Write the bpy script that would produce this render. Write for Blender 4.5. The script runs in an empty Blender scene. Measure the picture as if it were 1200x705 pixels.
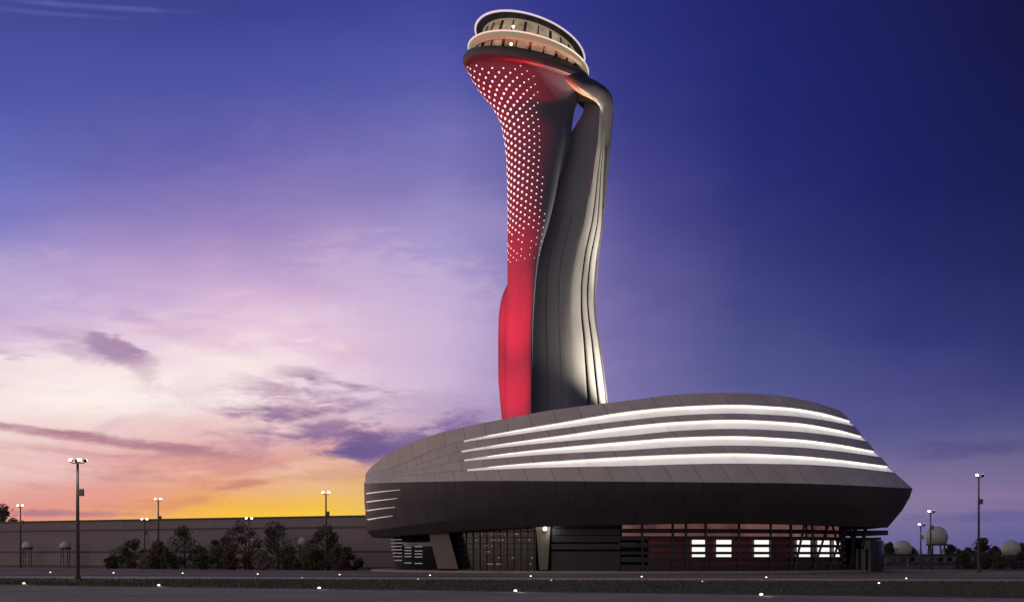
import bpy, bmesh, math, random
from mathutils import Vector, Matrix

random.seed(7)
S = bpy.context.scene
COL = S.collection
F = 1458.0          # focal length in photo pixels (1200 wide)
HZ = 649.0          # horizon row
EYE = 2.5           # camera height, m
R = math.radians

# ------------------------------------------------------------------ helpers
def P(px, py, Y):
    return Vector(((px - 600) / F * Y, Y, EYE + (HZ - py) / F * Y))

def PX(px, Y): return (px - 600) / F * Y
def PZ(py, Y): return EYE + (HZ - py) / F * Y
def G(px, py, z=0.0):
    Y = F * (EYE - z) / (py - HZ)
    return Vector((PX(px, Y), Y, z))

def interp(tab, x):
    if x <= tab[0][0]: return tab[0][1]
    for (x0, y0), (x1, y1) in zip(tab, tab[1:]):
        if x <= x1:
            t = (x - x0) / (x1 - x0)
            return y0 + (y1 - y0) * t
    return tab[-1][1]

def smooth_interp(tab, x):
    """monotone-ish Catmull (Hermite) interpolation"""
    n = len(tab)
    if x <= tab[0][0]: return tab[0][1]
    if x >= tab[-1][0]: return tab[-1][1]
    for i in range(n - 1):
        x0, y0 = tab[i]; x1, y1 = tab[i + 1]
        if x <= x1:
            h = x1 - x0
            d = (y1 - y0) / h
            def slope(j):
                if j == 0: return (tab[1][1] - tab[0][1]) / (tab[1][0] - tab[0][0])
                if j == n - 1: return (tab[-1][1] - tab[-2][1]) / (tab[-1][0] - tab[-2][0])
                a = (tab[j][1] - tab[j-1][1]) / (tab[j][0] - tab[j-1][0])
                b = (tab[j+1][1] - tab[j][1]) / (tab[j+1][0] - tab[j][0])
                if a * b <= 0: return 0.0
                return 2 * a * b / (a + b)
            m0, m1 = slope(i), slope(i + 1)
            t = (x - x0) / h
            return ((2*t**3 - 3*t**2 + 1) * y0 + (t**3 - 2*t**2 + t) * h * m0
                    + (-2*t**3 + 3*t**2) * y1 + (t**3 - t**2) * h * m1)

def sr(c):
    """sRGB 0-255 -> linear"""
    out = []
    for v in c:
        v /= 255.0
        out.append(v / 12.92 if v <= 0.04045 else ((v + 0.055) / 1.055) ** 2.4)
    return tuple(out)

def tag(o, label=None, cat=None, group=None, kind=None):
    if label: o['label'] = label
    if cat: o['category'] = cat
    if group: o['group'] = group
    if kind: o['kind'] = kind
    return o

def empty(name, loc=(0, 0, 0), rz=0.0):
    o = bpy.data.objects.new(name, None)
    COL.objects.link(o)
    o.location = loc
    o.rotation_euler = (0, 0, rz)
    o.empty_display_size = 0.5
    return o

class MB:
    def __init__(s):
        s.bm = bmesh.new()
        s.uv = None
    def face(s, pts, uvs=None):
        vs = [s.bm.verts.new(p) for p in pts]
        try:
            f = s.bm.faces.new(vs)
        except ValueError:
            return None
        if uvs:
            if s.uv is None: s.uv = s.bm.loops.layers.uv.new('UVMap')
            for l, u in zip(f.loops, uvs): l[s.uv].uv = u
        return f
    def box(s, x0, x1, y0, y1, z0, z1):
        p = [(x0,y0,z0),(x1,y0,z0),(x1,y1,z0),(x0,y1,z0),(x0,y0,z1),(x1,y0,z1),(x1,y1,z1),(x0,y1,z1)]
        v = [s.bm.verts.new(q) for q in p]
        for f in ((3,2,1,0),(4,5,6,7),(0,1,5,4),(1,2,6,5),(2,3,7,6),(3,0,4,7)):
            s.bm.faces.new([v[i] for i in f])
        return s
    def hexa(s, bottom, top):
        """bottom, top: 4 points each"""
        v = [s.bm.verts.new(q) for q in list(bottom) + list(top)]
        for f in ((3,2,1,0),(4,5,6,7),(0,1,5,4),(1,2,6,5),(2,3,7,6),(3,0,4,7)):
            s.bm.faces.new([v[i] for i in f])
        return s
    def loft(s, rings, closed=True, cap0=True, cap1=True):
        vr = [[s.bm.verts.new(p) for p in r] for r in rings]
        n = len(rings[0])
        for a, b in zip(vr, vr[1:]):
            for i in range(n if closed else n - 1):
                j = (i + 1) % n
                s.bm.faces.new((a[i], a[j], b[j], b[i]))
        if closed and cap0: s.bm.faces.new(list(reversed(vr[0])))
        if closed and cap1: s.bm.faces.new(vr[-1])
        return s
    def tube(s, pts, radii, n=8):
        rings = []
        pts = [Vector(p) for p in pts]
        if not hasattr(radii, '__len__'): radii = [radii] * len(pts)
        for i, p in enumerate(pts):
            d = (pts[min(i+1, len(pts)-1)] - pts[max(i-1, 0)]).normalized()
            u = d.cross(Vector((0, 0, 1)) if abs(d.z) < .9 else Vector((1, 0, 0))).normalized()
            w = d.cross(u)
            rings.append([p + (u * math.cos(2*math.pi*k/n) + w * math.sin(2*math.pi*k/n)) * radii[i] for k in range(n)])
        return s.loft(rings)
    def lathe(s, prof, c=(0, 0, 0), n=16):
        rings = []
        for r, z in prof:
            rings.append([(c[0] + r*math.cos(2*math.pi*k/n), c[1] + r*math.sin(2*math.pi*k/n), c[2] + z) for k in range(n)])
        return s.loft(rings)
    def build(s, name, mat, parent=None, smooth=False, weld=False):
        if weld: bmesh.ops.remove_doubles(s.bm, verts=s.bm.verts[:], dist=1e-4)
        bmesh.ops.recalc_face_normals(s.bm, faces=s.bm.faces[:])
        me = bpy.data.meshes.new(name)
        s.bm.to_mesh(me); s.bm.free()
        for m in (mat if isinstance(mat, (list, tuple)) else [mat]): me.materials.append(m)
        if smooth:
            me.shade_smooth()
        o = bpy.data.objects.new(name, me)
        COL.objects.link(o)
        if parent: 
            o.parent = parent
        return o

def auto_smooth(o, deg=35):
    me = o.data
    me.shade_smooth()
    bm = bmesh.new(); bm.from_mesh(me)
    for e in bm.edges:
        if len(e.link_faces) == 2 and e.calc_face_angle(0) > R(deg): e.smooth = False
    bm.to_mesh(me); bm.free()
    return o

# ------------------------------------------------------------------ materials
class NT:
    def __init__(s, tree): s.t = tree; s.n = tree.nodes; s.l = tree.links
    def node(s, typ, **kw):
        n = s.n.new(typ)
        for k, v in kw.items(): setattr(n, k, v)
        return n
    def plug(s, sock, v):
        if isinstance(v, bpy.types.NodeSocket): s.l.new(v, sock)
        else: sock.default_value = v
    def m(s, op, a, b=None, c=None, clamp=False):
        n = s.node('ShaderNodeMath', operation=op); n.use_clamp = clamp
        s.plug(n.inputs[0], a)
        if b is not None: s.plug(n.inputs[1], b)
        if c is not None: s.plug(n.inputs[2], c)
        return n.outputs[0]
    def sstep(s, x, lo, hi, o0=0.0, o1=1.0):
        n = s.node('ShaderNodeMapRange', interpolation_type='SMOOTHSTEP')
        s.plug(n.inputs['Value'], x)
        n.inputs['From Min'].default_value = lo; n.inputs['From Max'].default_value = hi
        n.inputs['To Min'].default_value = o0; n.inputs['To Max'].default_value = o1
        return n.outputs[0]
    def lin(s, x, lo, hi, o0=0.0, o1=1.0):
        n = s.node('ShaderNodeMapRange', interpolation_type='LINEAR')
        s.plug(n.inputs['Value'], x)
        n.inputs['From Min'].default_value = lo; n.inputs['From Max'].default_value = hi
        n.inputs['To Min'].default_value = o0; n.inputs['To Max'].default_value = o1
        return n.outputs[0]
    def mix(s, f, a, b, blend='MIX'):
        n = s.node('ShaderNodeMix', data_type='RGBA', blend_type=blend)
        s.plug(n.inputs[0], f)
        for sock, v in ((n.inputs[6], a), (n.inputs[7], b)):
            if isinstance(v, bpy.types.NodeSocket): s.l.new(v, sock)
            else: sock.default_value = tuple(v)[:3] + (1.0,)
        return n.outputs[2]
    def comb(s, x, y, z):
        n = s.node('ShaderNodeCombineXYZ')
        for i, v in enumerate((x, y, z)): s.plug(n.inputs[i], v)
        return n.outputs[0]
    def noise(s, vec, scale=5, detail=4, rough=.5, dist=0.0):
        n = s.node('ShaderNodeTexNoise')
        if vec is not None: s.l.new(vec, n.inputs['Vector'])
        n.inputs['Scale'].default_value = scale
        n.inputs['Detail'].default_value = detail
        n.inputs['Roughness'].default_value = rough
        n.inputs['Distortion'].default_value = dist
        return n.outputs['Fac']

def material(name, color, rough=.6, metal=0.0, var=.15, scale=1.5, bump=0.0, spec=.5, stretch=None, fine=None):
    m = bpy.data.materials.new(name); m.use_nodes = True
    t = NT(m.node_tree); b = m.node_tree.nodes['Principled BSDF']
    tc = t.node('ShaderNodeTexCoord').outputs['Object']
    if stretch:
        mp = t.node('ShaderNodeMapping'); mp.inputs['Scale'].default_value = stretch
        t.l.new(tc, mp.inputs['Vector']); tc = mp.outputs[0]
    n = t.noise(tc, scale, 6, .6)
    k = t.lin(n, .25, .75, 1 - var, 1 + var)
    if fine:
        n2 = t.noise(tc, fine[0], 3, .6)
        k = t.m('MULTIPLY', k, t.lin(n2, .25, .75, 1 - fine[1], 1 + fine[1]))
    c = t.mix(1.0, color, t.comb(k, k, k), 'MULTIPLY')
    t.l.new(c, b.inputs['Base Color'])
    t.plug(b.inputs['Roughness'], t.lin(n, .2, .8, max(.05, rough - .1), min(1, rough + .1)))
    b.inputs['Metallic'].default_value = metal
    b.inputs['Specular IOR Level'].default_value = spec
    if bump:
        bp = t.node('ShaderNodeBump'); bp.inputs['Strength'].default_value = bump
        t.l.new(n, bp.inputs['Height']); t.l.new(bp.outputs[0], b.inputs['Normal'])
    return m

def emitter(name, color, strength, base=(.5, .5, .5), var=0.0, scale=2.0):
    m = bpy.data.materials.new(name); m.use_nodes = True
    t = NT(m.node_tree); b = m.node_tree.nodes['Principled BSDF']
    b.inputs['Base Color'].default_value = tuple(base) + (1,)
    b.inputs['Emission Color'].default_value = tuple(color) + (1,)
    b.inputs['Emission Strength'].default_value = strength
    b.inputs['Roughness'].default_value = .4
    if var:
        tc = t.node('ShaderNodeTexCoord').outputs['Object']
        n = t.noise(tc, scale, 3, .5)
        t.l.new(t.lin(n, .3, .7, strength * (1 - var), strength * (1 + var)), b.inputs['Emission Strength'])
    return m

def panelled(name, color, rough, mortar_k=.45, width=1.0, var=.12, metal=0.0, msize=.012, offset=.5):
    """metal cladding with panel joints laid out in the surface's own UVs"""
    m = bpy.data.materials.new(name); m.use_nodes = True
    t = NT(m.node_tree); b = m.node_tree.nodes['Principled BSDF']
    tc = t.node('ShaderNodeTexCoord')
    br = t.node('ShaderNodeTexBrick'); br.offset = offset
    t.l.new(tc.outputs['UV'], br.inputs['Vector'])
    br.inputs['Scale'].default_value = 1.0
    br.inputs['Brick Width'].default_value = width
    br.inputs['Row Height'].default_value = 1.0
    br.inputs['Mortar Size'].default_value = msize
    br.inputs['Mortar Smooth'].default_value = .3
    br.inputs['Color1'].default_value = tuple(c * (1 - var) for c in color) + (1,)
    br.inputs['Color2'].default_value = tuple(c * (1 + var) for c in color) + (1,)
    br.inputs['Mortar'].default_value = tuple(c * mortar_k for c in color) + (1,)
    n = t.noise(tc.outputs['Object'], .35, 6, .6)
    k = t.lin(n, .25, .75, .86, 1.12)
    t.l.new(t.mix(1.0, br.outputs['Color'], t.comb(k, k, k), 'MULTIPLY'), b.inputs['Base Color'])
    t.plug(b.inputs['Roughness'], t.lin(n, .2, .8, rough - .1, rough + .1))
    b.inputs['Metallic'].default_value = metal
    bp = t.node('ShaderNodeBump'); bp.inputs['Strength'].default_value = .25; bp.inputs['Distance'].default_value = .05
    bp.invert = True
    t.l.new(br.outputs['Fac'], bp.inputs['Height']); t.l.new(bp.outputs[0], b.inputs['Normal'])
    return m

M = {}
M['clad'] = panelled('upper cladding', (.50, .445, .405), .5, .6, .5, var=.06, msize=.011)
M['belly'] = panelled('shaded lower cladding', (.070, .063, .074), .42, .6, .5, var=.10, msize=.011)  # same cladding as the upper part; underside shade put into the darker colour
M['roof'] = material('roof membrane', (.12, .12, .13), .8)
def backlit():
    m = bpy.data.materials.new('backlit fabric panel'); m.use_nodes = True
    t = NT(m.node_tree); b = m.node_tree.nodes['Principled BSDF']
    tc = t.node('ShaderNodeTexCoord')
    br = t.node('ShaderNodeTexBrick'); br.offset = .37
    t.l.new(tc.outputs['UV'], br.inputs['Vector'])
    for k, v in (('Scale', 1.0), ('Brick Width', .9), ('Row Height', 1.0), ('Mortar Size', .008), ('Mortar Smooth', .2)): br.inputs[k].default_value = v
    br.inputs['Color1'].default_value = (.92, .92, .92, 1); br.inputs['Color2'].default_value = (1.08, 1.08, 1.08, 1); br.inputs['Mortar'].default_value = (.6, .6, .6, 1)
    n = t.noise(tc.outputs['Object'], .5, 6, .7)
    t.plug(b.inputs['Emission Strength'], t.m('MULTIPLY', t.lin(n, .25, .75, .30, .46), br.outputs['Color']))
    b.inputs['Emission Color'].default_value = (1.0, .95, .90, 1)
    b.inputs['Base Color'].default_value = (.74, .72, .69, 1)
    b.inputs['Roughness'].default_value = .7
    return m
M['led'] = emitter('led line', (1.0, .95, .88), 3.6)
M['band'] = backlit()
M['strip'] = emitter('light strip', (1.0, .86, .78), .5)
M['petal'] = material('petal shell', (.080, .086, .13), .72, spec=.2, var=.10, scale=.5, stretch=(1, 1, .25))
M['side'] = material('grey petal shell', (.145, .15, .185), .5, var=.08, scale=.25)
M['joint'] = material('dark joint', (.03, .03, .035), .7)
M['collar'] = material('dark collar cladding', (.040, .040, .058), .45, var=.1, scale=.4)
M['soffit'] = material('bronze soffit', (.20, .15, .11), .5)
M['trim'] = emitter('lit white rim', (1.0, .84, .90), .6, (.8, .8, .8))
M['warmtrim'] = emitter('warm rim highlight', (1.0, .86, .74), .72, (.15, .14, .13))  # highlight along the cornice's top edge, put in as emission
M['cornice'] = emitter('cornice glow', (1.0, .74, .46), .25, (.07, .07, .06))  # emission carries the window glow and floodlight that fall on the cornice
M['frame'] = material('dark window frame', (.025, .022, .02), .5)
M['dot'] = emitter('led dot', (1.0, .82, .82), 1.15)
M['bulb'] = emitter('bright bulb', (1.0, .9, .7), 4)
M['pole'] = material('dark painted steel', (.03, .022, .025), .5, var=.2)
M['lens'] = emitter('lamp lens', (1.0, .93, .90), 6)
M['lens_dim'] = emitter('lamp lens dim', (1.0, .93, .90), 3)
M['fin'] = material('dark louvre fin', (.022, .020, .026), .5)
M['glassdark'] = material('dark glazing', (.010, .010, .016), .12, spec=.6)
M['concrete'] = material('pale concrete', (.30, .275, .25), .8, var=.2, scale=.8)
M['pillar'] = material('grey pillar cladding', (.14, .125, .115), .7, var=.2, scale=.8)
M['redglass'] = emitter('red lit glazing', (1.0, .42, .40), .12, (.06, .03, .03), .65, .22)
M['reddim'] = emitter('faint red glazing', (1.0, .12, .16), .018, (.03, .015, .02), .6, .3)
M['whitewin'] = emitter('white lit window', (1.0, .97, .92), 1.0, (.8, .8, .8))
M['slit'] = emitter('lit slit', (.85, .82, 1.0), .08)
M['leaf_a'] = material('dark foliage', (.055, .055, .03), .6, var=.5, scale=1.2, spec=.3)
M['leaf_b'] = material('russet foliage', (.085, .06, .045), .6, var=.5, scale=1.2, spec=.3)
M['leaf_c'] = material('pale foliage', (.16, .145, .11), .6, var=.4, scale=1.2, spec=.3)
M['bark'] = material('bark', (.07, .05, .04), .9, var=.3)
M['radome'] = material('white radome shell', (.40, .385, .37), .6, var=.14, scale=.8)
M['darkmetal'] = material('dark metal', (.04, .04, .05), .5)

# glazing of the cab: lit room seen through glass
def cab_glass():
    m = bpy.data.materials.new('lit cab glazing'); m.use_nodes = True
    t = NT(m.node_tree); b = m.node_tree.nodes['Principled BSDF']
    tc = t.node('ShaderNodeTexCoord').outputs['Object']
    n = t.noise(tc, .45, 4, .6)
    b.inputs['Base Color'].default_value = (.05, .04, .035, 1)
    b.inputs['Roughness'].default_value = .12
    cr = t.mix(t.lin(n, .3, .7), (1.0, .66, .36), (1.0, .80, .58))
    t.l.new(cr, b.inputs['Emission Color'])
    t.plug(b.inputs['Emission Strength'], t.lin(n, .3, .7, .09, .40))
    return m
M['cab'] = cab_glass()

# ------------------------------------------------------------------ control tower
YC = 190.0
tower = empty('control_tower', (PX(640, YC), YC, 0))
tag(tower, 'tall tulip shaped control tower with red lit petal and round glazed cab on top', 'control tower')
TX, TY = tower.location.x, tower.location.y
def loc(p):   # world -> tower space
    return (p[0] - TX, p[1] - TY, p[2])

# front petal: rows (centre row, left px, right px, front bulge m, back bulge m, tilt)
FP = [
 (91, 547, 684, 6.2, 7.4, .19), (95.5, 548.5, 682.5, 6.0, 7.1, .185), (100, 551, 681, 5.7, 6.6, .18), (110, 558, 677, 5.1, 5.6, .16),
 (120, 567, 674, 4.6, 4.8, .14), (132, 578, 672, 4.1, 4.0, .11), (150, 587.5, 670, 3.9, 3.4, .07), (170, 591.5, 667.5, 3.5, 3.0, .035),
 (191, 593.8, 661.5, 3.2, 2.6, .01), (213, 594.6, 655, 3.0, 2.4, 0), (240, 595, 649, 2.75, 2.2, 0), (267, 595, 642.5, 2.5, 2.0, 0),
 (301, 594.8, 632.5, 1.7, 1.9, 0), (320, 594.6, 629, 1.45, 1.8, 0), (355, 594.2, 626, 1.25, 1.8, 0), (395, 593.8, 624, 1.15, 1.7, 0), (440, 593.3, 623.7, 1.15, 1.7, 0),
 (491, 593, 623.6, 1.15, 1.7, 0), (560, 593, 623.6, 1.15, 1.7, 0), (660, 593, 623.6, 1.15, 1.7, 0)]
SHEAR = [(91, 0), (130, 0), (190, 1.2), (260, 2.6), (330, 3.6), (660, 3.8)]
fp_tab = [[(r[0], r[k]) for r in FP] for k in range(6)]
def petal_point(py, phi, off=0.0):
    """phi 0 = right edge, pi/2 = front, pi = left edge"""
    L, Rr = smooth_interp(fp_tab[1], py), smooth_interp(fp_tab[2], py)
    bf, bb, s = (smooth_interp(fp_tab[k], py) for k in (3, 4, 5))
    xl, xr = PX(L, YC), PX(Rr, YC)
    cx, a = (xl + xr) / 2, (xr - xl) / 2
    c, sn = math.cos(phi), math.sin(phi)
    b = bf if sn > 0 else bb
    x = cx + (a + off) * c
    y = YC - (b + off) * sn - interp(SHEAR, py) * (c + 1) / 2
    z = PZ(py, YC) - s * a * c * 1.0 + .03 * s / .19 * b * sn
    return Vector((x, y, z))
def fine_rows(a, b, step):
    n = max(1, int(round((b - a) / step)))
    return [a + (b - a) * i / n for i in range(n + 1)]
rows = fine_rows(91, 180, 3) + fine_rows(186, 491, 10) + [560, 660]
NPH = 72
mb = MB()
mb.loft([[loc(petal_point(py, 2*math.pi*k/NPH)) for k in range(NPH)] for py in rows])
fp = mb.build('front_petal', M['petal'], tower); auto_smooth(fp, 50)

# light dots on the petal: staggered grid in the surface's own metres
dots = []
py = 74.0
row = 0
pyr = 93.5
while pyr < 309:
    # arc positions on this slice from the front, left-wards and right-wards
    samples = [petal_point(pyr, .12 + (math.pi + .25) * i / 200) for i in range(201)]
    acc = [0.0]
    for a, b in zip(samples, samples[1:]): acc.append(acc[-1] + (b - a).length)
    anchor = None
    sp = 1.55 + .35 * max(0, min(1, (125 - pyr) / 32))
    # fix a column to the line phi = 2.0
    i0 = int((2.0 - .12) / (math.pi + .25) * 200)
    base = acc[i0] + (sp / 2 if row % 2 else 0)
    kmin = -int(base / sp); kmax = int((acc[-1] - base) / sp)
    for k in range(kmin, kmax + 1):
        s_ = base + k * sp
        for i in range(200):
            if acc[i + 1] >= s_:
                t_ = (s_ - acc[i]) / (acc[i + 1] - acc[i] + 1e-9)
                phi = .12 + (math.pi + .25) * (i + t_) / 200
                break
        p = petal_point(pyr, phi)
        pxx = 600 + F * p.x / p.y; pyy = HZ - F * (p.z - EYE) / p.y
        # right limit of the pattern and size fall-off
        lim = interp([(75, 622), (100, 632), (140, 633), (180, 635), (230, 638.5), (265, 640), (300, 632), (320, 626)], pyy)
        if pxx > lim: continue
        if pyy < 76 or pyy > 307: continue
        u = (lim - pxx) / 40.0
        r = .072 + .165 * min(1, max(0, u)) ** .7
        r *= interp([(70, .5), (95, .8), (130, 1.0), (215, 1.0), (262, .72), (285, .55), (308, .38)], pyy)
        if pyy > 270 and random.random() < .15: continue
        dots.append((r, pyr, phi))
    pyr += 7.4 * .52
    row += 1
dots.sort(key=lambda d: -d[0])
def dot_mesh(mb, d):
    r, pyr, phi = d
    p = petal_point(pyr, phi)
    e = .02
    du = (petal_point(pyr, phi + e) - petal_point(pyr, phi - e)).normalized()
    dv = (petal_point(pyr - 1, phi) - petal_point(pyr + 1, phi)).normalized()
    n = du.cross(dv).normalized()
    if n.y > 0: n = -n
    dv = n.cross(du).normalized()
    n8 = 8
    r0 = [loc(p + n * -.02 + (du * math.cos(2*math.pi*k/n8) + dv * math.sin(2*math.pi*k/n8)) * r) for k in range(n8)]
    r1 = [loc(p + n * .05 + (du * math.cos(2*math.pi*k/n8) + dv * math.sin(2*math.pi*k/n8)) * r * .85) for k in range(n8)]
    mb.loft([r0, r1])
for d in dots[:90]:
    mb = MB(); dot_mesh(mb, d); mb.build('light_dot', M['dot'], tower)
mb = MB()
for d in dots[90:]: dot_mesh(mb, d)
tag(mb.build('light_dots', M['dot'], tower), kind='stuff')

# rear petal at the left
RP = [(318, 600, 612), (330, 594, 612), (341, 589, 612), (352, 586.3, 612), (367, 584.4, 612), (400, 583.7, 611), (437, 583.8, 610), (465, 585.8, 610), (491, 588, 610), (560, 590, 610), (660, 590, 610)]
rp1 = [(r[0], r[1]) for r in RP]; rp2 = [(r[0], r[2]) for r in RP]
mb = MB(); rings = []
for py in fine_rows(318, 491, 8) + [560, 660]:
    Yb = YC + 2.6
    xl, xr = PX(smooth_interp(rp1, py), Yb), PX(smooth_interp(rp2, py), Yb)
    cx, a = (xl + xr) / 2, (xr - xl) / 2
    rings.append([loc((cx + a*math.cos(t), Yb + 1.6*math.sin(t), PZ(py, YC))) for t in [2*math.pi*k/32 for k in range(32)]])
mb.loft(rings)
auto_smooth(mb.build('rear_petal', M['petal'], tower), 50)

# side petal (grey) with its stepped ribs
SL = [(96, 676), (101, 672), (107, 679), (114, 683.5), (126, 684), (137, 679), (153, 669), (177, 656), (213, 645), (267, 632), (301, 621), (320, 618), (395, 615), (491, 614), (660, 614)]
E1 = [(96, 690), (101, 696), (107, 700), (126, 704.5), (165, 704), (191, 701), (247, 694.5), (300, 684), (338, 680.5), (358, 680.5), (395, 683.5), (432, 686), (469, 688.5), (491, 689.5), (660, 692)]
E2 = [(96, 692), (101, 699), (107, 704), (126, 706.2), (165, 706.2), (191, 704), (247, 700), (300, 690.5), (338, 687.5), (358, 688.5), (395, 693), (432, 696.5), (469, 700.3), (491, 702), (660, 708)]
E3 = [(96, 694), (101, 702), (107, 707.5), (126, 708.5), (165, 708.5), (191, 707), (247, 704.8), (300, 697.5), (338, 695.3), (358, 696.3), (395, 701.5), (432, 706), (469, 709.8), (491, 711.5), (660, 719)]
E4 = [(96, 698.5), (101, 706.5), (107, 713), (112, 716.5), (118, 718.3), (126, 718.6), (140, 717.8), (162, 715.6), (205, 711.5), (247, 707.2), (290, 701.6), (320, 699.6), (338, 698.2), (358, 699), (395, 704.2), (432, 708.8), (469, 713), (491, 715), (660, 724)]
def side_section(py):
    l, e1, e2, e3, e4 = (smooth_interp(t, py) for t in (SL, E1, E2, E3, E4))
    pts = []   # (px, depth)
    Yl, Yf = YC + 1.0, YC - .2
    # main shell: left edge -> e1, gently convex, rolling back only close to e1
    n = 24
    w = (e1 - l)
    k = min(1.0, w / 55.0)
    f0 = interp([(96, .9), (200, .90), (300, .82), (395, .66), (491, .60), (660, .6)], py)
    for i in range(n + 1):
        t = i / n
        px = l + w * t
        d = Yl - 1.0 * k * math.sin(t * math.pi * .55) * 1.3
        if t > f0: d += 2.6 * k * ((t - f0) / (1 - f0)) ** 2.0
        pts.append((px, d))
    d = pts[-1][1]
    def rib(a, b, d):
        w = b - a
        q = max(.25, min(1.0, w / 8.0))
        out = [(a + .02 * w, d + 1.25 * q), (a + .12 * w, d + 1.15 * q)]
        for i in range(9):
            t = i / 8
            out.append((a + w * (.22 + .78 * t), d + .25 * q + 2.3 * q * t ** 1.8))
        return out
    r = rib(e1, e2, d); pts += r; d = r[-1][1]
    r = rib(e2, e3, d); pts += r; d = r[-1][1]
    # dark outer edge
    pts.append((e3 + (e4 - e3) * .12, d + .5)); pts.append((e3 + (e4 - e3) * .5, d + .55)); pts.append((e4, d + 1.3))
    # back
    pts.append((e4 - (e4 - l) * .12, d + 2.3)); pts.append((l + (e4 - l) * .35, d + 1.6)); pts.append((l + 2, Yl + 1.3))
    return pts
NE = 0
mb = MB(); rings = []
for py in [96, 98.5, 101, 104, 107, 110, 114, 118, 122, 126, 131, 137, 145] + fine_rows(153, 491, 8) + [560, 660]:
    sec = side_section(py)
    z = PZ(py, YC)
    rings.append([loc((PX(px, d), d, EYE + (z - EYE) * (1.0))) for px, d in sec])
mb.loft(rings)
sp_ = mb.build('side_petal', [M['side'], M['collar']], tower)
auto_smooth(sp_, 40)
nsec = len(rings[0])
for i, f in enumerate(sp_.data.polygons[:(len(rings) - 1) * nsec]):
    if i % nsec >= nsec - 7: f.material_index = 1
# joints on the grey shell
for frac in (.38, .60):
    mb = MB(); rr = []
    for py in fine_rows(250, 491, 8):
        l, e1 = smooth_interp(SL, py), smooth_interp(E1, py)
        sec = side_section(py)
        px = l + (e1 - l) * frac
        d = interp(sorted([(a, b) for a, b in sec[:25]]), px)
        z = PZ(py, YC)
        rr.append([loc((PX(px - .18, d), d - .02, z)), loc((PX(px + .18, d), d - .02, z)), loc((PX(px + .18, d), d + .1, z)), loc((PX(px - .18, d), d + .1, z))])
    mb.loft(rr)
    mb.build('panel_joint', M['joint'], tower)
# dark shoulder that carries the collar over into the side petal's outer edge
SH = [((646,67.5),(646,79),-4.4,-2),((657,73),(657,87.5),-4.7,-1.5),((668,79),(669,97),-4.6,0),((680,85.5),(681,105),-3.8,2.5),((695,91.5),(690,110.5),-2.6,4.5),((704,96.5),(696,115),-1.4,6),
      ((711,102),(701,121),-.3,7),((716,109),(705,130),.8,8),((718.6,117),(706.6,142),1.8,9),((718.8,130),(707,156),2.8,10),((717,150),(707.2,172),3.8,10.5),((714,180),(707.5,196),4.8,11),((711,210),(707,222),5.6,11),((708.4,240),(705.4,250),6.0,11)]
def cr(k, f):
    i = min(int(f), len(SH) - 2); t = f - i
    def get(j):
        j = max(0, min(len(SH) - 1, j)); a = SH[j]; return (a[0][0], a[0][1], a[1][0], a[1][1], a[2], a[3])[k]
    p0, p1, p2, p3 = get(i-1), get(i), get(i+1), get(i+2)
    return .5*((2*p1) + (p2-p0)*t + (2*p0-5*p1+4*p2-p3)*t*t + (3*p1-p0-3*p2+p3)*t**3)
mb = MB(); rr = []
for q_ in range((len(SH) - 1) * 5 + 1):
    v = [cr(k, q_ / 5) for k in range(6)]
    D0, D1 = YC + v[4], YC + v[5]
    o0, i0 = P(v[0], v[1], D0), P(v[2], v[3], D0)
    m0 = o0.lerp(i0, .5) - Vector((0, .35, 0))
    back_o = Vector((o0.x, D1, o0.z)); back_i = Vector((i0.x, D1, i0.z))
    rr.append([loc(p) for p in (o0.lerp(i0, .12), m0, o0.lerp(i0, .9), i0 + Vector((0, .4, 0)), back_i, back_o, o0 + Vector((0, .5, 0)))])
mb.loft(rr)
shd = mb.build('shoulder', [M['collar'], M['soffit']], tower)
for i, f in enumerate(shd.data.polygons[:(len(rr) - 1) * 7]):
    if i % 7 == 3: f.material_index = 1
auto_smooth(shd, 50)
# back petal on the far side, closes the tulip from behind
mb = MB(); rings = []
for py in fine_rows(120, 491, 12) + [560, 660]:
    l = smooth_interp(SL, py); e4 = smooth_interp(E4, py)
    xl = PX(l + 8, YC + 5); xr = PX(e4 - 14, YC + 5)
    if py < 160: xl = PX(l + 14, YC + 5)
    cx, a = (xl + xr) / 2, (xr - xl) / 2
    rings.append([loc((cx + a*math.cos(t), YC + 5.5 + 2.0*math.sin(t), PZ(py, YC))) for t in [2*math.pi*k/32 for k in range(32)]])
mb.loft(rings)
auto_smooth(mb.build('back_petal', M['side'], tower), 50)

# rings of the head: generic tilted ellipse ring
def ring_pt(pxc, pyc, a, bf, sx, sy, th, k=1.0, dz=0.0):
    c, s = math.cos(th), math.sin(th)
    x = PX(pxc, YC) + a * k * c
    y = YC - bf * k * s
    z = PZ(pyc, YC) - sx * a * k * c + sy * bf * k * s + dz
    return loc((x, y, z))
NR = 120
def ring_loft(spec, prof, name, mat, closed_prof=False, cap=False, smooth=40):
    mb = MB(); rings = []
    for k, dz in prof:
        rings.append([ring_pt(*spec, 2*math.pi*i/NR, k, dz) for i in range(NR)])
    if closed_prof: rings.append(rings[0])
    mb.loft(rings, cap0=cap, cap1=cap)
    o = mb.build(name, mat, tower, weld=True)
    return auto_smooth(o, smooth)
COLLAR = (617.5, 88, 9.84, 7.0, .19, .0)
RING2 = (619, 74, 9.22, 9.1, .212, .045)
RING1 = (621, 53, 8.47, 8.5, .277, .13)
ring_loft(COLLAR, [(.80, -.75), (.90, -.85), (.965, -.6), (1.0, 0), (.99, .7), (.955, 1.25), (.90, 1.4), (.80, 1.35)], 'collar', M['collar'], True)
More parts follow.
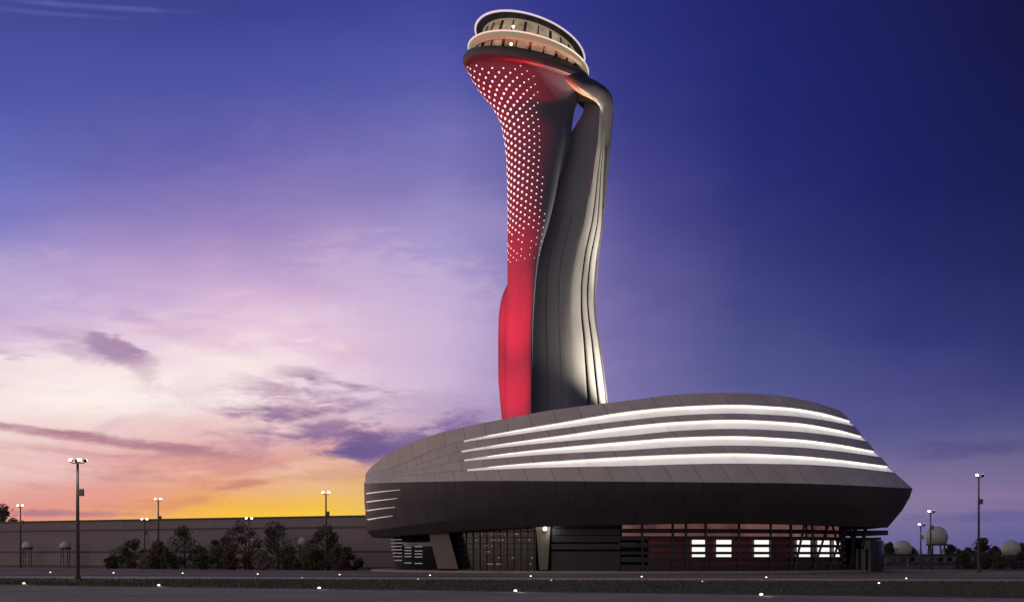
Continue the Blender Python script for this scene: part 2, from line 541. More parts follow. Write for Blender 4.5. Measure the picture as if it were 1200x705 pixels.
# lower gallery
def mix_spec(a, b, t): return tuple(p + (q - p) * t for p, q in zip(a, b))
def glass_wall(sa, ka, da, sb, kb, db, n_mull, name):
    mb = MB()
    r0 = [ring_pt(*sa, 2*math.pi*i/NR, ka, da) for i in range(NR)]
    r1 = [ring_pt(*sb, 2*math.pi*i/NR, kb, db) for i in range(NR)]
    mb.loft([r0, r1], cap0=False, cap1=False)
    g = mb.build(name, M['cab'], tower)
    for i in range(n_mull):
        th = 2*math.pi*(i + .37)/n_mull
        wide = .20 if i % 2 == 0 else .09
        mb = MB()
        p0 = Vector(ring_pt(*sa, th, ka + .004, da)); p1 = Vector(ring_pt(*sb, th, kb + .004, db))
        tang = (Vector(ring_pt(*sa, th + .02, ka, da)) - Vector(ring_pt(*sa, th - .02, ka, da))).normalized() * wide
        nor = Vector((math.cos(th), -math.sin(th), 0)) * .12
        mb.hexa([p0 - tang - nor, p0 + tang - nor, p0 + tang + nor, p0 - tang + nor], [p1 - tang - nor, p1 + tang - nor, p1 + tang + nor, p1 - tang + nor])
        mb.build('mullion', M['frame'], g)
    return g
glass_wall(COLLAR, .86, 1.2, RING2, .90, -.55, 26, 'lower_glazing')
ring_loft(RING2, [(.80, -.35), (.905, -.55), (.96, -.58), (.965, -.42)], 'lower_soffit', M['soffit'])
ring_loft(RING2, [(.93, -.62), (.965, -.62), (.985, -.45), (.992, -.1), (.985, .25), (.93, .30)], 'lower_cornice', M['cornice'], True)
ring_loft(RING2, [(.955, .25), (.99, .25), (1.005, .36), (.99, .48), (.955, .48)], 'gallery_rim', M['warmtrim'], True)
ring_loft(RING2, [(.96, .46), (.55, .5)], 'terrace_floor', M['roof'])
glass_wall(RING2, .83, .5, RING1, .82, -.55, 24, 'upper_glazing')
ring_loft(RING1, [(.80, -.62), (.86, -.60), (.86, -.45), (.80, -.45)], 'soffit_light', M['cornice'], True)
ring_loft(RING1, [(.80, -.46), (.87, -.42), (.965, -.2), (.965, 0), (.8, .1)], 'upper_soffit', M['collar'], True)
ring_loft(RING1, [(.97, -.10), (.992, -.10), (1.0, 0), (.992, .10), (.97, .10)], 'roof_rim', M['trim'], True)
ring_loft(RING1, [(.96, .15), (.8, .5), (.5, .8), (.15, .95)], 'roof', M['roof'], cap=True)
for (pxx, pyy) in ((601.5, 31.5), (599, 52)):
    mb = MB()
    Yb = YC - (8.4 if pyy < 40 else 8.9)
    c = loc(P(pxx, pyy, Yb))
    mb.lathe([(.05, -.2), (.16, -.14), (.22, 0), (.16, .14), (.05, .2)], c, 10)
    mb.build('bright_lamp', M['bulb'], tower, True)
# core inside the head so that it is solid from every side
mb = MB()
mb.loft([[ring_pt(*COLLAR, 2*math.pi*i/48, .55, -3) for i in range(48)], [ring_pt(*RING2, 2*math.pi*i/48, .6, 0) for i in range(48)], [ring_pt(*RING1, 2*math.pi*i/48, .55, -.3) for i in range(48)]])
mb.build('core', M['frame'], tower)

# ------------------------------------------------------------------ base building
CY = 188.0
base = empty('base_building', (19.0, CY, 0))
tag(base, 'low rounded building with four glowing white bands, at the foot of the tower', 'building')
BX, BY = 19.0, CY
def bl(p): return (p[0] - BX, p[1] - BY, p[2])
LEV = {
 'T': (24.0, [(428,555),(437,545),(471,523),(512,508),(546,499.5),(587,491.3),(648,480),(740,468.5),(800,461.5),(850,460),(900,462),(950,470),(985,481)]),
 't1': (25.5, [(428,556),(454,549),(512,525),(539.5,516.7),(600,504.5),(650,496),(740,481.5),(800,476),(856,474),(920,477),(960,483),(997,493)]),
 'b1': (26.0, [(428,556.6),(454,551),(512,527),(539.5,518.5),(600,509.5),(650,502.5),(740,491.5),(800,486),(856,484),(920,486.5),(960,491),(1002,499)]),
 't2': (26.8, [(428,558),(470,550),(512,536),(540.5,528),(600,518),(650,511),(740,498.7),(800,493.5),(856,491.5),(930,495),(980,503),(1011,511)]),
 'b2': (27.3, [(428,558.6),(470,551),(512,537.5),(540.5,529.8),(600,522.5),(650,517.5),(740,509.6),(800,504),(856,502),(930,505),(980,510.5),(1016,516.5)]),
 't3': (28.0, [(428,560),(480,551),(542,538.6),(600,530),(650,524.5),(740,516.4),(800,512),(856,510.6),(930,514),(980,520),(1026,528.5)]),
 'b3': (28.5, [(428,560.6),(480,552),(542,540.3),(600,535),(650,531.3),(740,526.6),(800,523),(856,521.5),(930,523.5),(980,528),(1032,535)]),
 't4': (29.3, [(428,562),(480,556),(543,550),(600,543.8),(650,540),(740,534.5),(800,532),(856,530.7),(930,533.5),(980,538),(1042,546)]),
 'b4': (29.8, [(428,562.6),(480,557),(543,551.8),(600,548.8),(650,547.2),(740,545.4),(800,543.5),(856,542.7),(930,543.5),(980,546),(1048,553)]),
 'S': (31.0, [(426.5,566),(480,564.5),(580,563),(740,564),(856,565),(930,566),(1000,568.5),(1069.5,572)]),
 'D': (30.4, [(427,590),(500,588),(580,584),(660,580),(740,578),(856,577),(950,578),(1020,582),(1066,583)]),
 'F': (28.8, [(430,622),(500,613),(580,603),(660,597),(740,593.5),(856,592),(950,593),(1020,596),(1057,598)]),
 'B': (26.5, [(436,629),(512,624),(628,617),(740,614.5),(856,613),(950,614.5),(1040,618)]),
}
def plan(pl, pr, b):
    mL, mR = (pl - 600) / F, (pr - 600) / F
    cx, a = ((mL + mR) / 2 * CY, (mR - mL) / 2 * CY)
    for _ in range(60):
        qr = math.sqrt(a*a + mR*mR*b*b); ql = math.sqrt(a*a + mL*mL*b*b)
        # mR*CY - cx = qr ; cx - mL*CY = ql
        tot = (mR - mL) * CY
        a *= tot / (qr + ql)
        qr = math.sqrt(a*a + mR*mR*b*b)
        cx = mR * CY - qr
    return cx, a
NT_ = 288
LV = {}
for k, (b, tab) in LEV.items():
    cx, a = plan(tab[0][0], tab[-1][0], b)
    pts = []
    for i in range(NT_):
        th = 2*math.pi*i/NT_
        x = cx + a*math.cos(th); yf = CY - b*abs(math.sin(th))
        px = 600 + F*x/yf
        z = PZ(smooth_interp(tab, px), yf)
        if math.sin(th) < 0:      # far half: keep the heights, eased to the roofline mean
            pass
        pts.append(Vector((x, CY - b*math.sin(th), z)))
    LV[k] = (cx, a, b, pts)
def pxof(p): return 600 + F * p.x / p.y
def inset(k, i, d):
    cx, a, b, pts = LV[k]; p = pts[i]
    th = 2*math.pi*i/NT_
    n = Vector((math.cos(th) * b, -math.sin(th) * a, 0)).normalized()
    return Vector((p.x - n.x*d, p.y - n.y*d, p.z))
def arc_u(i): return i / NT_ * 34.0
def strip(mb, A, B, va, vb, rng=None):
    for i in (rng if rng is not None else range(NT_)):
        j = (i + 1) % NT_
        mb.face([bl(A[i]), bl(A[j]), bl(B[j]), bl(B[i])], [(arc_u(i), va), (arc_u(i+1), va), (arc_u(i+1), vb), (arc_u(i), vb)])
# which columns carry the glowing bands
def band_cols(k, start):
    out = []
    for i in range(NT_):
        th = 2*math.pi*(i + .5)/NT_
        p = LV[k][3][i]
        if th < math.pi and pxof(LV[k][3][(i+1) % NT_]) > start: out.append(i)
        elif th >= math.pi and th > R(318): out.append(i)
    return out
cl = MB()
strip(cl, LV['S'][3], LV['b4'][3], 0, 1)
order = [('b4', 't4', 'b3', 1), ('b3', 't3', 'b2', 2), ('b2', 't2', 'b1', 3), ('b1', 't1', 'T', 4)]
for n, (b_, t_, nxt, v) in enumerate(order):
    cols = set(band_cols(b_, {'b4': 543, 'b3': 542, 'b2': 540.5, 'b1': 539.5}[b_]))
    strip(cl, LV[t_][3], LV[nxt][3], v, v + 1)
    strip(cl, LV[b_][3], LV[t_][3], v - .02, v + .02, [i for i in range(NT_) if i not in cols])
    tin = []
    for i in range(NT_):
        p = inset(t_, i, min(.55, .02 + .6 * max(0, LV[t_][3][i].z - LV[b_][3][i].z))); tin.append(Vector((p.x, p.y, p.z + .05)))
    # underside of the fin above the band, and the recess ends
    strip(cl, tin, LV[t_][3], v + .3, v + .35, sorted(cols))
    bin_ = [inset(b_, i, min(.10, .15 * max(0, LV[t_][3][i].z - LV[b_][3][i].z))) for i in range(NT_)]
    strip(cl, LV[b_][3], bin_, v - .1, v - .06, sorted(cols))
    mb = MB()
    # split in panels: leave a 6 cm joint every few columns
    for i in sorted(cols):
        j = (i + 1) % NT_
        mb.face([bl(bin_[i]), bl(bin_[j]), bl(tin[j]), bl(tin[i])], [(arc_u(i), n + .02), (arc_u(i+1), n + .02), (arc_u(i+1), n + .98), (arc_u(i), n + .98)])
    lb = mb.build('light_band', M['band'], base, weld=True)
    lb.data.shade_smooth()
    mb = MB()
    ia = [inset(t_, i, .16) for i in range(NT_)]; ib = [inset(t_, i, .165 + .13 * min(1, max(0, (LV[t_][3][i].z - LV[b_][3][i].z - .3) / .8))) for i in range(NT_)]
    for i in sorted(cols):
        j = (i + 1) % NT_
        if min(LV[t_][3][i].z - LV[b_][3][i].z, LV[t_][3][j].z - LV[b_][3][j].z) < .34: continue
        mb.face([bl(ia[i]) , bl(ia[j]), bl(ib[j]), bl(ib[i])])
    ld = mb.build('led_line', M['led'], lb, weld=True); ld.location.z = -.03
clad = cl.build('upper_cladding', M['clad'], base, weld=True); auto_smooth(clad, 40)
be = MB()
strip(be, LV['D'][3], LV['S'][3], 1, 0)
strip(be, LV['F'][3], LV['D'][3], 2, 1)
strip(be, LV['B'][3], LV['F'][3], 3, 2)
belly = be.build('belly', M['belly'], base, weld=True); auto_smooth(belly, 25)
# underside and roof
mb = MB()
ins = [inset('B', i, 6.5) for i in range(NT_)]
strip(mb, LV['B'][3], [Vector((p.x, p.y, p.z + .15)) for p in ins], 0, 1)
mb.build('soffit', M['fin'], base, weld=True)
mb = MB()
rin = [inset('T', i, 1.2) for i in range(NT_)]
rin2 = [Vector((p.x, p.y, p.z - .9)) for p in rin]
strip(mb, LV['T'][3], rin, 0, 1)
strip(mb, rin, rin2, 0, 1)
strip(mb, rin2, [Vector((LV['T'][0] + (p.x - LV['T'][0]) * .02, CY + (p.y - CY) * .02, 20.0)) for p in rin2], 0, 1)
mb.build('roof', M['roof'], base, weld=True)
# four thin light strips on the left flank of the belly
def belly_pt(px, py, off=.04):
    """point of the belly skin seen at that spot: between S and D/F levels"""
    best = None
    for i in range(NT_ // 2 + 1):
        s = [LV[k][3][i] for k in ('S', 'D', 'F', 'B')]
        for a, b in zip(s, s[1:]):
            pa = HZ - F*(a.z - EYE)/a.y; pb = HZ - F*(b.z - EYE)/b.y
            if pa <= py <= pb:
                t = (py - pa) / (pb - pa + 1e-9)
                p = a.lerp(b, t)
                e = abs(pxof(p) - px)
                if best is None or e < best[0]:
                    th = 2*math.pi*i/NT_
                    nn = Vector((math.cos(th)*30, -math.sin(th)*42, -4)).normalized()
                    best = (e, p + nn*off)
    return best[1]
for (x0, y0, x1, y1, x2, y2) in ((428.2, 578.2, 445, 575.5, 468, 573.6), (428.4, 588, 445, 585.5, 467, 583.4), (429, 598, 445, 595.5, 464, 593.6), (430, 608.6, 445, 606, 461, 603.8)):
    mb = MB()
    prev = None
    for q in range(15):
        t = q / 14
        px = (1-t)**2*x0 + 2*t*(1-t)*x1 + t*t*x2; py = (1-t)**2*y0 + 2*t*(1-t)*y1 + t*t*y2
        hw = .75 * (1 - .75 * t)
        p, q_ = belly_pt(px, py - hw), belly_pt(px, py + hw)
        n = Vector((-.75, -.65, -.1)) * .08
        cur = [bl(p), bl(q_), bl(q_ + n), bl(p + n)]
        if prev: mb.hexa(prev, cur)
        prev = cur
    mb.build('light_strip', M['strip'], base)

# ground floor: recessed oval front
gx, ga = plan(452, 1000, 23.0)
GB = 23.0
def gpt(px, off, z):
    m = (px - 600) / F
    # intersect ray (m*t, t) with ellipse enlarged by off
    a, b = ga + off, GB + off
    A = (m/a)**2 + 1/b**2; Bq = -2*(m*gx/a**2 + CY/b**2); C = (gx/a)**2 + (CY/b)**2 - 1
    D = Bq*Bq - 4*A*C
    t = (-Bq - math.sqrt(max(D, 0))) / (2*A)
    return Vector((m*t, t, z))
def gz(px, py, off=0): 
    return PZ(py, gpt(px, off, 0).y)
# back wall of the ground floor, full oval
mb = MB()
n = 96
mb.loft([[bl((gx + (ga-1.2)*math.cos(2*math.pi*i/n), CY - (GB-1.2)*math.sin(2*math.pi*i/n), z)) for i in range(n)] for z in (0.0, 7.4)])
mb.build('ground_floor_wall', M['glassdark'], base, True)
mb = MB()
mb.loft([[bl((gx + (ga+r)*math.cos(2*math.pi*i/n), CY - (GB+r)*math.sin(2*math.pi*i/n), z)) for i in range(n)] for r, z in ((2.2, -.2), (2.2, .22), (1.9, .3))])
mb.build('plinth', M['concrete'], base)
def swept(mb, px0, px1, off0, off1, z0f, z1f, step=6):
    n = max(1, int((px1 - px0) / step)); prev = None
    for i in range(n + 1):
        px = px0 + (px1 - px0) * i / n
        cur = [bl(gpt(px, off0, z0f(px))), bl(gpt(px, off1, z0f(px))), bl(gpt(px, off1, z1f(px))), bl(gpt(px, off0, z1f(px)))]
        if prev: mb.hexa(prev, cur)
        prev = cur
def rowz(py, off=.5): return lambda px: gz(max(px, 470), py, off)
# louvre screens
FINS = [(619, 624), (627.6, 632), (637, 640.6), (645.7, 649), (652, 658), (661, 668)]
def screen(px0, px1, name, fins):
    mb = MB()
    for a, b in fins: swept(mb, px0, px1, .25, .75, (lambda v: lambda px: PZ(v, 165))(b), (lambda v: lambda px: PZ(v, 165))(a))
    return mb.build(name, M['fin'], base)
screen(728, 992, 'louvre_screen', FINS)
screen(646, 727, 'louvre_screen', [(a - .2, b + 2.6) for a, b in FINS] + [(611.5, 617.5)])
# red lit glazing behind the screen: two upper rows, the lower field, and white windows
def pane(px0, px1, y0, y1, off, name, mat, parent=base):
    mb = MB(); swept(mb, px0, px1, off - .08, off, lambda px: PZ(y1, 165), lambda px: PZ(y0, 165)); return mb.build(name, mat, parent)
xs = [728, 752, 788, 803.5, 826.5, 865.5, 903, 926, 945, 968, 984]
for a, b in zip(xs, xs[1:]):
    pane(a + 1.2, b - 1.2, 613, 629, -.2, 'red_window', M['redglass'])
pane(760, 986, 630, 664, -.35, 'red_glazing', M['reddim'])
for (a, b) in ((811, 828), (839.5, 857), (884, 901), (934, 949.5), (958, 972), (977.5, 984.5)):
    pane(a, b, 631.5, 652.2, -.12, 'lit_window', M['whitewin'])
def post(px0, y0, px1, y1, w, name, mat, off=1.0, d=.3):
    mb = MB()
    p0, p1 = gpt(px0, off, PZ(y0, 165)), gpt(px1, off, PZ(y1, 165))
    hw = w / 2 / F * 165
    def ring(p): return [bl((p.x-hw, p.y-d/2, p.z)), bl((p.x+hw, p.y-d/2, p.z)), bl((p.x+hw, p.y+d/2, p.z)), bl((p.x-hw, p.y+d/2, p.z))]
    mb.hexa(ring(p1), ring(p0))
    return mb.build(name, mat, base)
for x in (752.5, 788.5, 804, 827, 866, 903.2, 927): post(x, 611, x + .6, 669, 2.2, 'post', M['fin'])
for a, b in ((943, 931), (951, 957), (971, 953), (975, 990), (990, 972), (996, 1002)): post(a, 611, b, 669, 2.4, 'leaning_column', M['fin'])
# left part: louvred windows, pillars, glass front
def slits(rows_, name):
    mb = MB()
    for (x0, x1, y) in rows_: swept(mb, x0, x1, .30, .36, lambda px: PZ(y + .55, 176), lambda px: PZ(y - .55, 176), 4)
    return mb.build(name, M['slit'], base)
slits([(458 + max(0, (y - 640)) * .25, 471, y) for y in (631.5, 635.5, 639.5, 643.5, 647.5, 651.5, 656)], 'louvred_window')
slits([(474, 482, y) for y in (641, 644.5, 648, 651.5, 659)], 'louvred_window')
slits([(486, 495, y) for y in (640, 645, 648.5, 652, 659.5)], 'louvred_window')
mb = MB()
def pil(px, py, off, Yr): return bl(gpt(px, off, PZ(py, Yr)))
mb.hexa([pil(513, 666, 2.0, 168), pil(537, 666, 2.0, 168), pil(537, 666, .3, 168), pil(513, 666, .3, 168)],
        [pil(502, 622, 2.0, 168), pil(525, 622, 2.0, 168), pil(525, 622, .3, 168), pil(502, 622, .3, 168)])
mb.build('leaning_pillar', M['pillar'], base)
mb = MB()
mb.hexa([pil(632, 667, 1.4, 165), pil(642, 667, 1.4, 165), pil(642, 667, .2, 165), pil(632, 667, .2, 165)],
        [pil(628, 614, 1.4, 165), pil(645, 614, 1.4, 165), pil(645, 614, .2, 165), pil(628, 614, .2, 165)])
mb.build('lit_pillar', M['pillar'], base)
mb = MB()
c = gpt(638.5, 1.95, PZ(619.5, 165))
mb.lathe([(.06, -.22), (.22, -.15), (.26, .1), (.1, .25)], bl(c), 10)
mb.build('wall_lamp', M['bulb'], base)
PILLAR_LAMP = c + Vector((.1, -.6, .3))
# glass front between the pillars with its grid and a few lit panes
mb = MB(); swept(mb, 536, 628, -.15, .05, lambda px: .3, lambda px: 7.0); gf = mb.build('glass_front', M['glassdark'], base)
mb = MB()
for i in range(12):
    x = 538 + i * 8; swept(mb, x - .35, x + .35, .05, .2, lambda px: .3, lambda px: 6.8)
for y in (622, 629, 636, 643, 650, 657): swept(mb, 536, 628, .06, .16, (lambda v: lambda px: PZ(v + .5, 166))(y), (lambda v: lambda px: PZ(v - .5, 166))(y))
mb.build('glazing_bars', M['fin'], gf)
rnd = random.Random(4)
mb = MB()
for _ in range(46):
    x = rnd.uniform(555, 626); y = rnd.choice([618.5, 625, 632, 639, 646, 653, 660.5])
    if y > 630 and rnd.random() < .35: continue
    swept(mb, x, x + rnd.uniform(1.2, 3.5), .06, .10, (lambda v: lambda px: PZ(v + .6, 166))(y), (lambda v: lambda px: PZ(v - .6, 166))(y))
mb.build('lit_panes', M['reddim2'] if 'reddim2' in M else emitter('faint lit pane', (.8, .45, .6), .10), gf)
# right end below the overhang: two thin slabs, a dark core with pale columns
for (x0, x1, y0, y1) in ((985, 1036, 621.2, 626.6), (985, 1028, 629.4, 632.5)):
    mb = MB()
    a, b = P(x0, y1, 184), P(x1, y0, 184)
    mb.box(a.x - BX, b.x - BX, -6, 6, a.z, b.z)
    mb.build('gallery_slab', M['fin'], base)
mb = MB()
a, b = P(984, 668, 186), P(1035, 633, 186)
mb.loft([[(( (a.x + b.x)/2 - BX) + (b.x - a.x)/2*math.cos(2*math.pi*i/28), -1 + 5.5*math.sin(2*math.pi*i/28), z) for i in range(28)] for z in (0.0, b.z)])
mb.build('stair_core', M['glassdark'], base)
for (x0, x1) in ((1002.5, 1005), (1008, 1013), (1016.5, 1019.5)):
    mb = MB(); a, b = P(x0, 661, 180.5), P(x1, 642.5, 180.5)
    mb.box(a.x - BX, b.x - BX, 180.5 - .4 - BY, 180.5 + .4 - BY, 0, b.z); mb.build('pale_column', M['pillar'], base)
for (x0, y0, x1, y1) in ((990, 612, 986, 668), (1003, 614, 996, 668), (1015, 616, 1010, 640)):
    mb = MB(); p0, p1 = P(x0, y0, 180), P(x1, y1, 180)
    mb.tube([bl(p1), bl(p0)], .28, 8); mb.build('leaning_column', M['fin'], base)

# ------------------------------------------------------------------ ground
def structure(o, label=None): 
    o['kind'] = 'structure'
    return o
def quad_ground(l0, l1, z, name, mat, ext0=900, ext1=900):
    """strip between two ground lines, each given by two photo points"""
    def line(l):
        a, b = G(*l[0]), G(*l[1]); d = (b - a).normalized()
        return a - d*ext0, b + d*ext1
    (a0, a1), (b0, b1) = line(l0), line(l1)
    mb = MB(); n = 60
    for i in range(n):
        t0, t1 = i/n, (i+1)/n
        mb.face([a0.lerp(a1, t0) + Vector((0,0,z)), a0.lerp(a1, t1) + Vector((0,0,z)), b0.lerp(b1, t1) + Vector((0,0,z)), b0.lerp(b1, t0) + Vector((0,0,z))])
    return structure(mb.build(name, mat, weld=True))
M['dirt'] = material('dark ground', (.055, .05, .05), .9, var=.3, scale=.08, fine=(1.5, .2))
M['asphalt'] = material('apron asphalt', (.25, .206, .163), .85, var=.38, scale=.11, fine=(1.6, .2), spec=.25)
M['road'] = material('road asphalt', (.19, .145, .108), .85, spec=.25, var=.2, scale=.06, fine=(2.0, .12), stretch=(.3, 1, 1))
M['kerb'] = material('kerb concrete', (.30, .245, .20), .8, var=.25, scale=.5)
M['darkkerb'] = material('dark drain', (.02, .02, .02), .8)
M['grassbase'] = material('grass soil', (.046, .048, .022), .95, var=.35, scale=.25, fine=(3, .35))
M['grass'] = material('grass blades', (.060, .066, .026), .85, var=.5, scale=.15, spec=.2)
M['paint'] = material('worn white paint', (.45, .42, .38), .7, var=.35, scale=.5)
mb = MB(); mb.face([(-3000, -400, -.02), (3000, -400, -.02), (3000, 5000, -.02), (-3000, 5000, -.02)]); structure(mb.build('ground', M['dirt']))
# lines (photo x=0 and x=1200)
L_far = ((0, 663.7), (1200, 668.3))
L_road = ((0, 673.2), (1200, 676.6))
L_k1 = ((0, 674.2), (1200, 677.6))
L_foot = ((0, 677.2), (1200, 681.0))
L_near = ((0, 684.6), (1200, 699.6))
L_kerb = ((0, 685.6), (1200, 700.8))
quad_ground(L_far, L_road, .0, 'road', M['road'], 300, 300)
quad_ground(L_road, L_k1, .004, 'gutter', M['darkkerb'], 300, 300)
quad_ground(L_k1, L_foot, .008, 'footpath', M['kerb'], 300, 300)
quad_ground(L_foot, L_near, .012, 'verge', M['grassbase'], 40, 300)
quad_ground(L_near, L_kerb, .016, 'gutter', M['darkkerb'], 40, 300)
# apron: from the near kerb to behind the camera
a, b = G(*L_kerb[0]), G(*L_kerb[1]); d = (b - a).normalized(); 
mb = MB(); a0, b0 = a - d*250, b + d*300
mb.face([(a0.x, a0.y, .02), (a0.x - 100, -300, .02), (b0.x, -300, .02), (b0.x, b0.y, .02)])
structure(mb.build('apron', M['asphalt']))
# painted lines on the road and the apron
def paint_line(l, w, z, ext=250):
    a, b = G(*l[0]), G(*l[1]); d = (b - a).normalized(); n = Vector((-d.y, d.x, 0)) * w/2
    a -= d*ext; b += d*ext
    mb = MB(); up = Vector((0, 0, z)); 
    mb.face([a - n + up, b - n + up, b + n + up, a + n + up]); return structure(mb.build('road_marking', M['paint']))
paint_line(((0, 671.2), (1200, 675.0)), .35, .006)
paint_line(((0, 667.0), (1200, 671.0)), .30, .006)
paint_line(((0, 664.8), (1200, 669.3)), .6, .006)
# grass blades over the verge
a0, a1 = G(*L_foot[0]), G(*L_foot[1]); b0, b1 = G(*L_near[0]), G(*L_near[1])
mb = MB()
rnd = random.Random(3)
for i in range(26000):
    u = rnd.uniform(-.12, 1.12); v = rnd.random()
    p = a0.lerp(a1, u).lerp(b0.lerp(b1, u), v)
    h = rnd.uniform(.05, .17); w = rnd.uniform(.025, .06); ang = rnd.uniform(0, math.pi)
    dx, dy = math.cos(ang)*w, math.sin(ang)*w
    lean = Vector((rnd.uniform(-.06, .06), rnd.uniform(-.06, .06), 0))
    mb.face([p + Vector((-dx, -dy, .01)), p + Vector((dx, dy, .01)), p + Vector((0, 0, h)) + lean])
tag(mb.build('grass', M['grass']), kind='stuff')

# ------------------------------------------------------------------ left long wall building
def wall_mat():
    m = panelled('wall panel', (.20, .162, .185), .7, .5, 1.0, .05, msize=.006, offset=0.0)
    return m
M['wallpanel'] = wall_mat()
wb = empty('terminal_building', (-64, 228, 0))
tag(wb, 'long low grey panelled building with dark horizontal bands behind the trees', 'building')
WA = Vector((PX(-60, 252), 252, 0)); WB = Vector((PX(432, 204), 204, 0))
d = (WB - WA).normalized()
WA2 = WA - d*60; WB2 = WB + d*16
nrm = Vector((-d.y, d.x, 0)) 
if nrm.y < 0: nrm = -nrm
HW = PZ(604.8, 205.0)
def wl(p): return (p[0] + 64, p[1] - 228, p[2])
def wall_slab(z0, z1, out, back, name, mat, vrow=1.0):
    mb = MB()
    A0, B0 = WA2 - nrm*out, WB2 - nrm*out; A1, B1 = WA2 + nrm*back, WB2 + nrm*back
    Lw = (B0 - A0).length / 9.0
    up0, up1 = Vector((0,0,z0)), Vector((0,0,z1))
    mb.face([wl(A0+up0), wl(B0+up0), wl(B0+up1), wl(A0+up1)], [(0, 0), (Lw, 0), (Lw, vrow), (0, vrow)])
    mb.face([wl(B0+up0), wl(B1+up0), wl(B1+up1), wl(B0+up1)], [(0, 0), (2, 0), (2, 1), (0, 1)])
    mb.face([wl(B1+up0), wl(A1+up0), wl(A1+up1), wl(B1+up1)], [(0, 0), (Lw, 0), (Lw, 1), (0, 1)])
    mb.face([wl(A1+up0), wl(A0+up0), wl(A0+up1), wl(A1+up1)], [(0, 0), (2, 0), (2, 1), (0, 1)])
    mb.face([wl(A0+up1), wl(B0+up1), wl(B1+up1), wl(A1+up1)], [(0, 0), (1, 0), (1, 1), (0, 1)])
    return mb.build(name, mat, wb, weld=True)
z_b1 = PZ(620.5, 232); z_b2 = PZ(646, 232)
wall_slab(0, HW, 0, 14, 'wall', M['wallpanel'], 4.0)
wall_slab(z_b1 - .22, z_b1 + .12, .06, -.03, 'dark_band', M['darkmetal'])
wall_slab(z_b2 - .20, z_b2 + .14, .06, -.03, 'dark_band', M['darkmetal'])
wall_slab(0, .45, .08, -.03, 'dark_band', M['darkmetal'])
wall_slab(HW - .02, HW + .22, .18, 14.1, 'parapet', M['darkmetal'])

# ------------------------------------------------------------------ trees
def leaf_cloud(mb, c, r, n, rnd, size):
    for _ in range(n):
        while True:
            v = Vector((rnd.uniform(-1, 1), rnd.uniform(-1, 1), rnd.uniform(-1, 1)))
            if .25 < v.length < 1: break
        p = c + Vector((v.x*r[0], v.y*r[1], v.z*r[2]))
        s = size * rnd.uniform(.6, 1.35)
        u = Vector((rnd.gauss(0, 1), rnd.gauss(0, 1), rnd.gauss(0, .7))).normalized()
        w = u.cross(Vector((rnd.gauss(0, 1), rnd.gauss(0, 1), rnd.gauss(0, 1)))).normalized()
        mb.face([p - u*s, p - w*s*.45 + u*s*.1, p + u*s, p + w*s*.45 + u*s*.1])
def tree(x, y, h, w, mat, label, cat='tree', group=None, seed=1, dens=1.0, low=.12, name='tree', leaf=.2):
    rnd = random.Random(seed)
    o = empty(name, (x, y, 0)); tag(o, label, cat, group)
    t = MB(); top = Vector((rnd.uniform(-.2, .2), rnd.uniform(-.2, .2), h*.8))
    t.tube([(0, 0, -.1), (rnd.uniform(-.08, .08), .03, h*.3), top*.7 + Vector((0, 0, h*.02)), top], [.13*h/5, .10*h/5, .06*h/5, .02], 7)
    crown = MB()
    cents = []
    ncl = rnd.randint(13, 19); lean = Vector((rnd.uniform(-.16, .16)*w, rnd.uniform(-.1, .1)*w, 0)); wide = rnd.uniform(.55, .95)
    for k in range(ncl):
        f = low + (1 - low) * (k + .5) / ncl
        rad = w/2 * math.sin(math.pi * min(1, (f * .86 + .13))) ** wide
        a = k * 2.4 + rnd.uniform(-.5, .5)
        rr = rad * rnd.uniform(.25, .92)
        c = Vector((math.cos(a)*rr, math.sin(a)*rr, h*f - h*.04)) + lean * f
        cents.append(c)
        s = max(.3, w * rnd.uniform(.11, .21))
        leaf_cloud(crown, c, (s, s, s*.8), int(140*dens*rnd.uniform(.6, 1.25)), rnd, leaf)
        if k < ncl - 2:
            st = Vector((0, 0, max(h*.15, c.z*.55)))
            t.tube([st, st.lerp(c, .55) + Vector((0, 0, .1)), c], [.045*h/5, .03*h/5, .012], 5)
    leaf_cloud(crown, Vector((0, 0, h*.55)), (w*.5, w*.5, h*.42), int(170*dens), rnd, leaf*.9)
    t.build('trunk', M['bark'], o)
    crown.build('crown', mat, o)
    return o
def wallY(px):
    # depth of the long wall at that photo column
    m = (px - 600) / F
    # WA + s*d : x = m*y
    s = (m*WA.y - WA.x) / (d.x - m*d.y)
    return WA.y + s*d.y
# px, top row, width px, material, label
TREES = [
 (143, 640, 34, 'leaf_c', 'small pale sparse tree, first of the row before the grey wall'),
 (158, 632, 34, 'leaf_a', 'low dark bushy tree just left of the lamp posts among the trees'),
 (181, 634, 36, 'leaf_b', 'low russet tree with a lamp post rising in front of its crown'),
 (217, 617, 44, 'leaf_a', 'tall dark tree with a broken crown and bare wall on its right'),
 (255, 630, 40, 'leaf_a', 'dark rounded low tree in the middle of the row before the wall'),
 (288, 613, 50, 'leaf_b', 'tallest russet tree with a short lamp post before it'),
 (326, 613, 52, 'leaf_a', 'broad dark tree right of the white dome half hidden by leaves'),
 (357, 634, 34, 'leaf_c', 'pale ragged tree in front of a half hidden white dome'),
 (386, 616, 48, 'leaf_a', 'dark tree behind the tall lamp post nearest the base building'),
 (408, 642, 34, 'leaf_a', 'low dark shrub-like tree last in the row, next to the base building'),
]
for i, (px, top, wpx, mt, lab) in enumerate(TREES):
    Y = wallY(px) - 9 - (i % 3) * 1.5
    base_y = Y
    h = PZ(top, Y); w = wpx / F * Y
    tree(PX(px, Y), Y, h, w * 1.05, M[mt], lab, 'tree', 'trees before the grey wall', 11 + i, 1.35 if mt != 'leaf_c' else .6, .08, 'tree', .19)
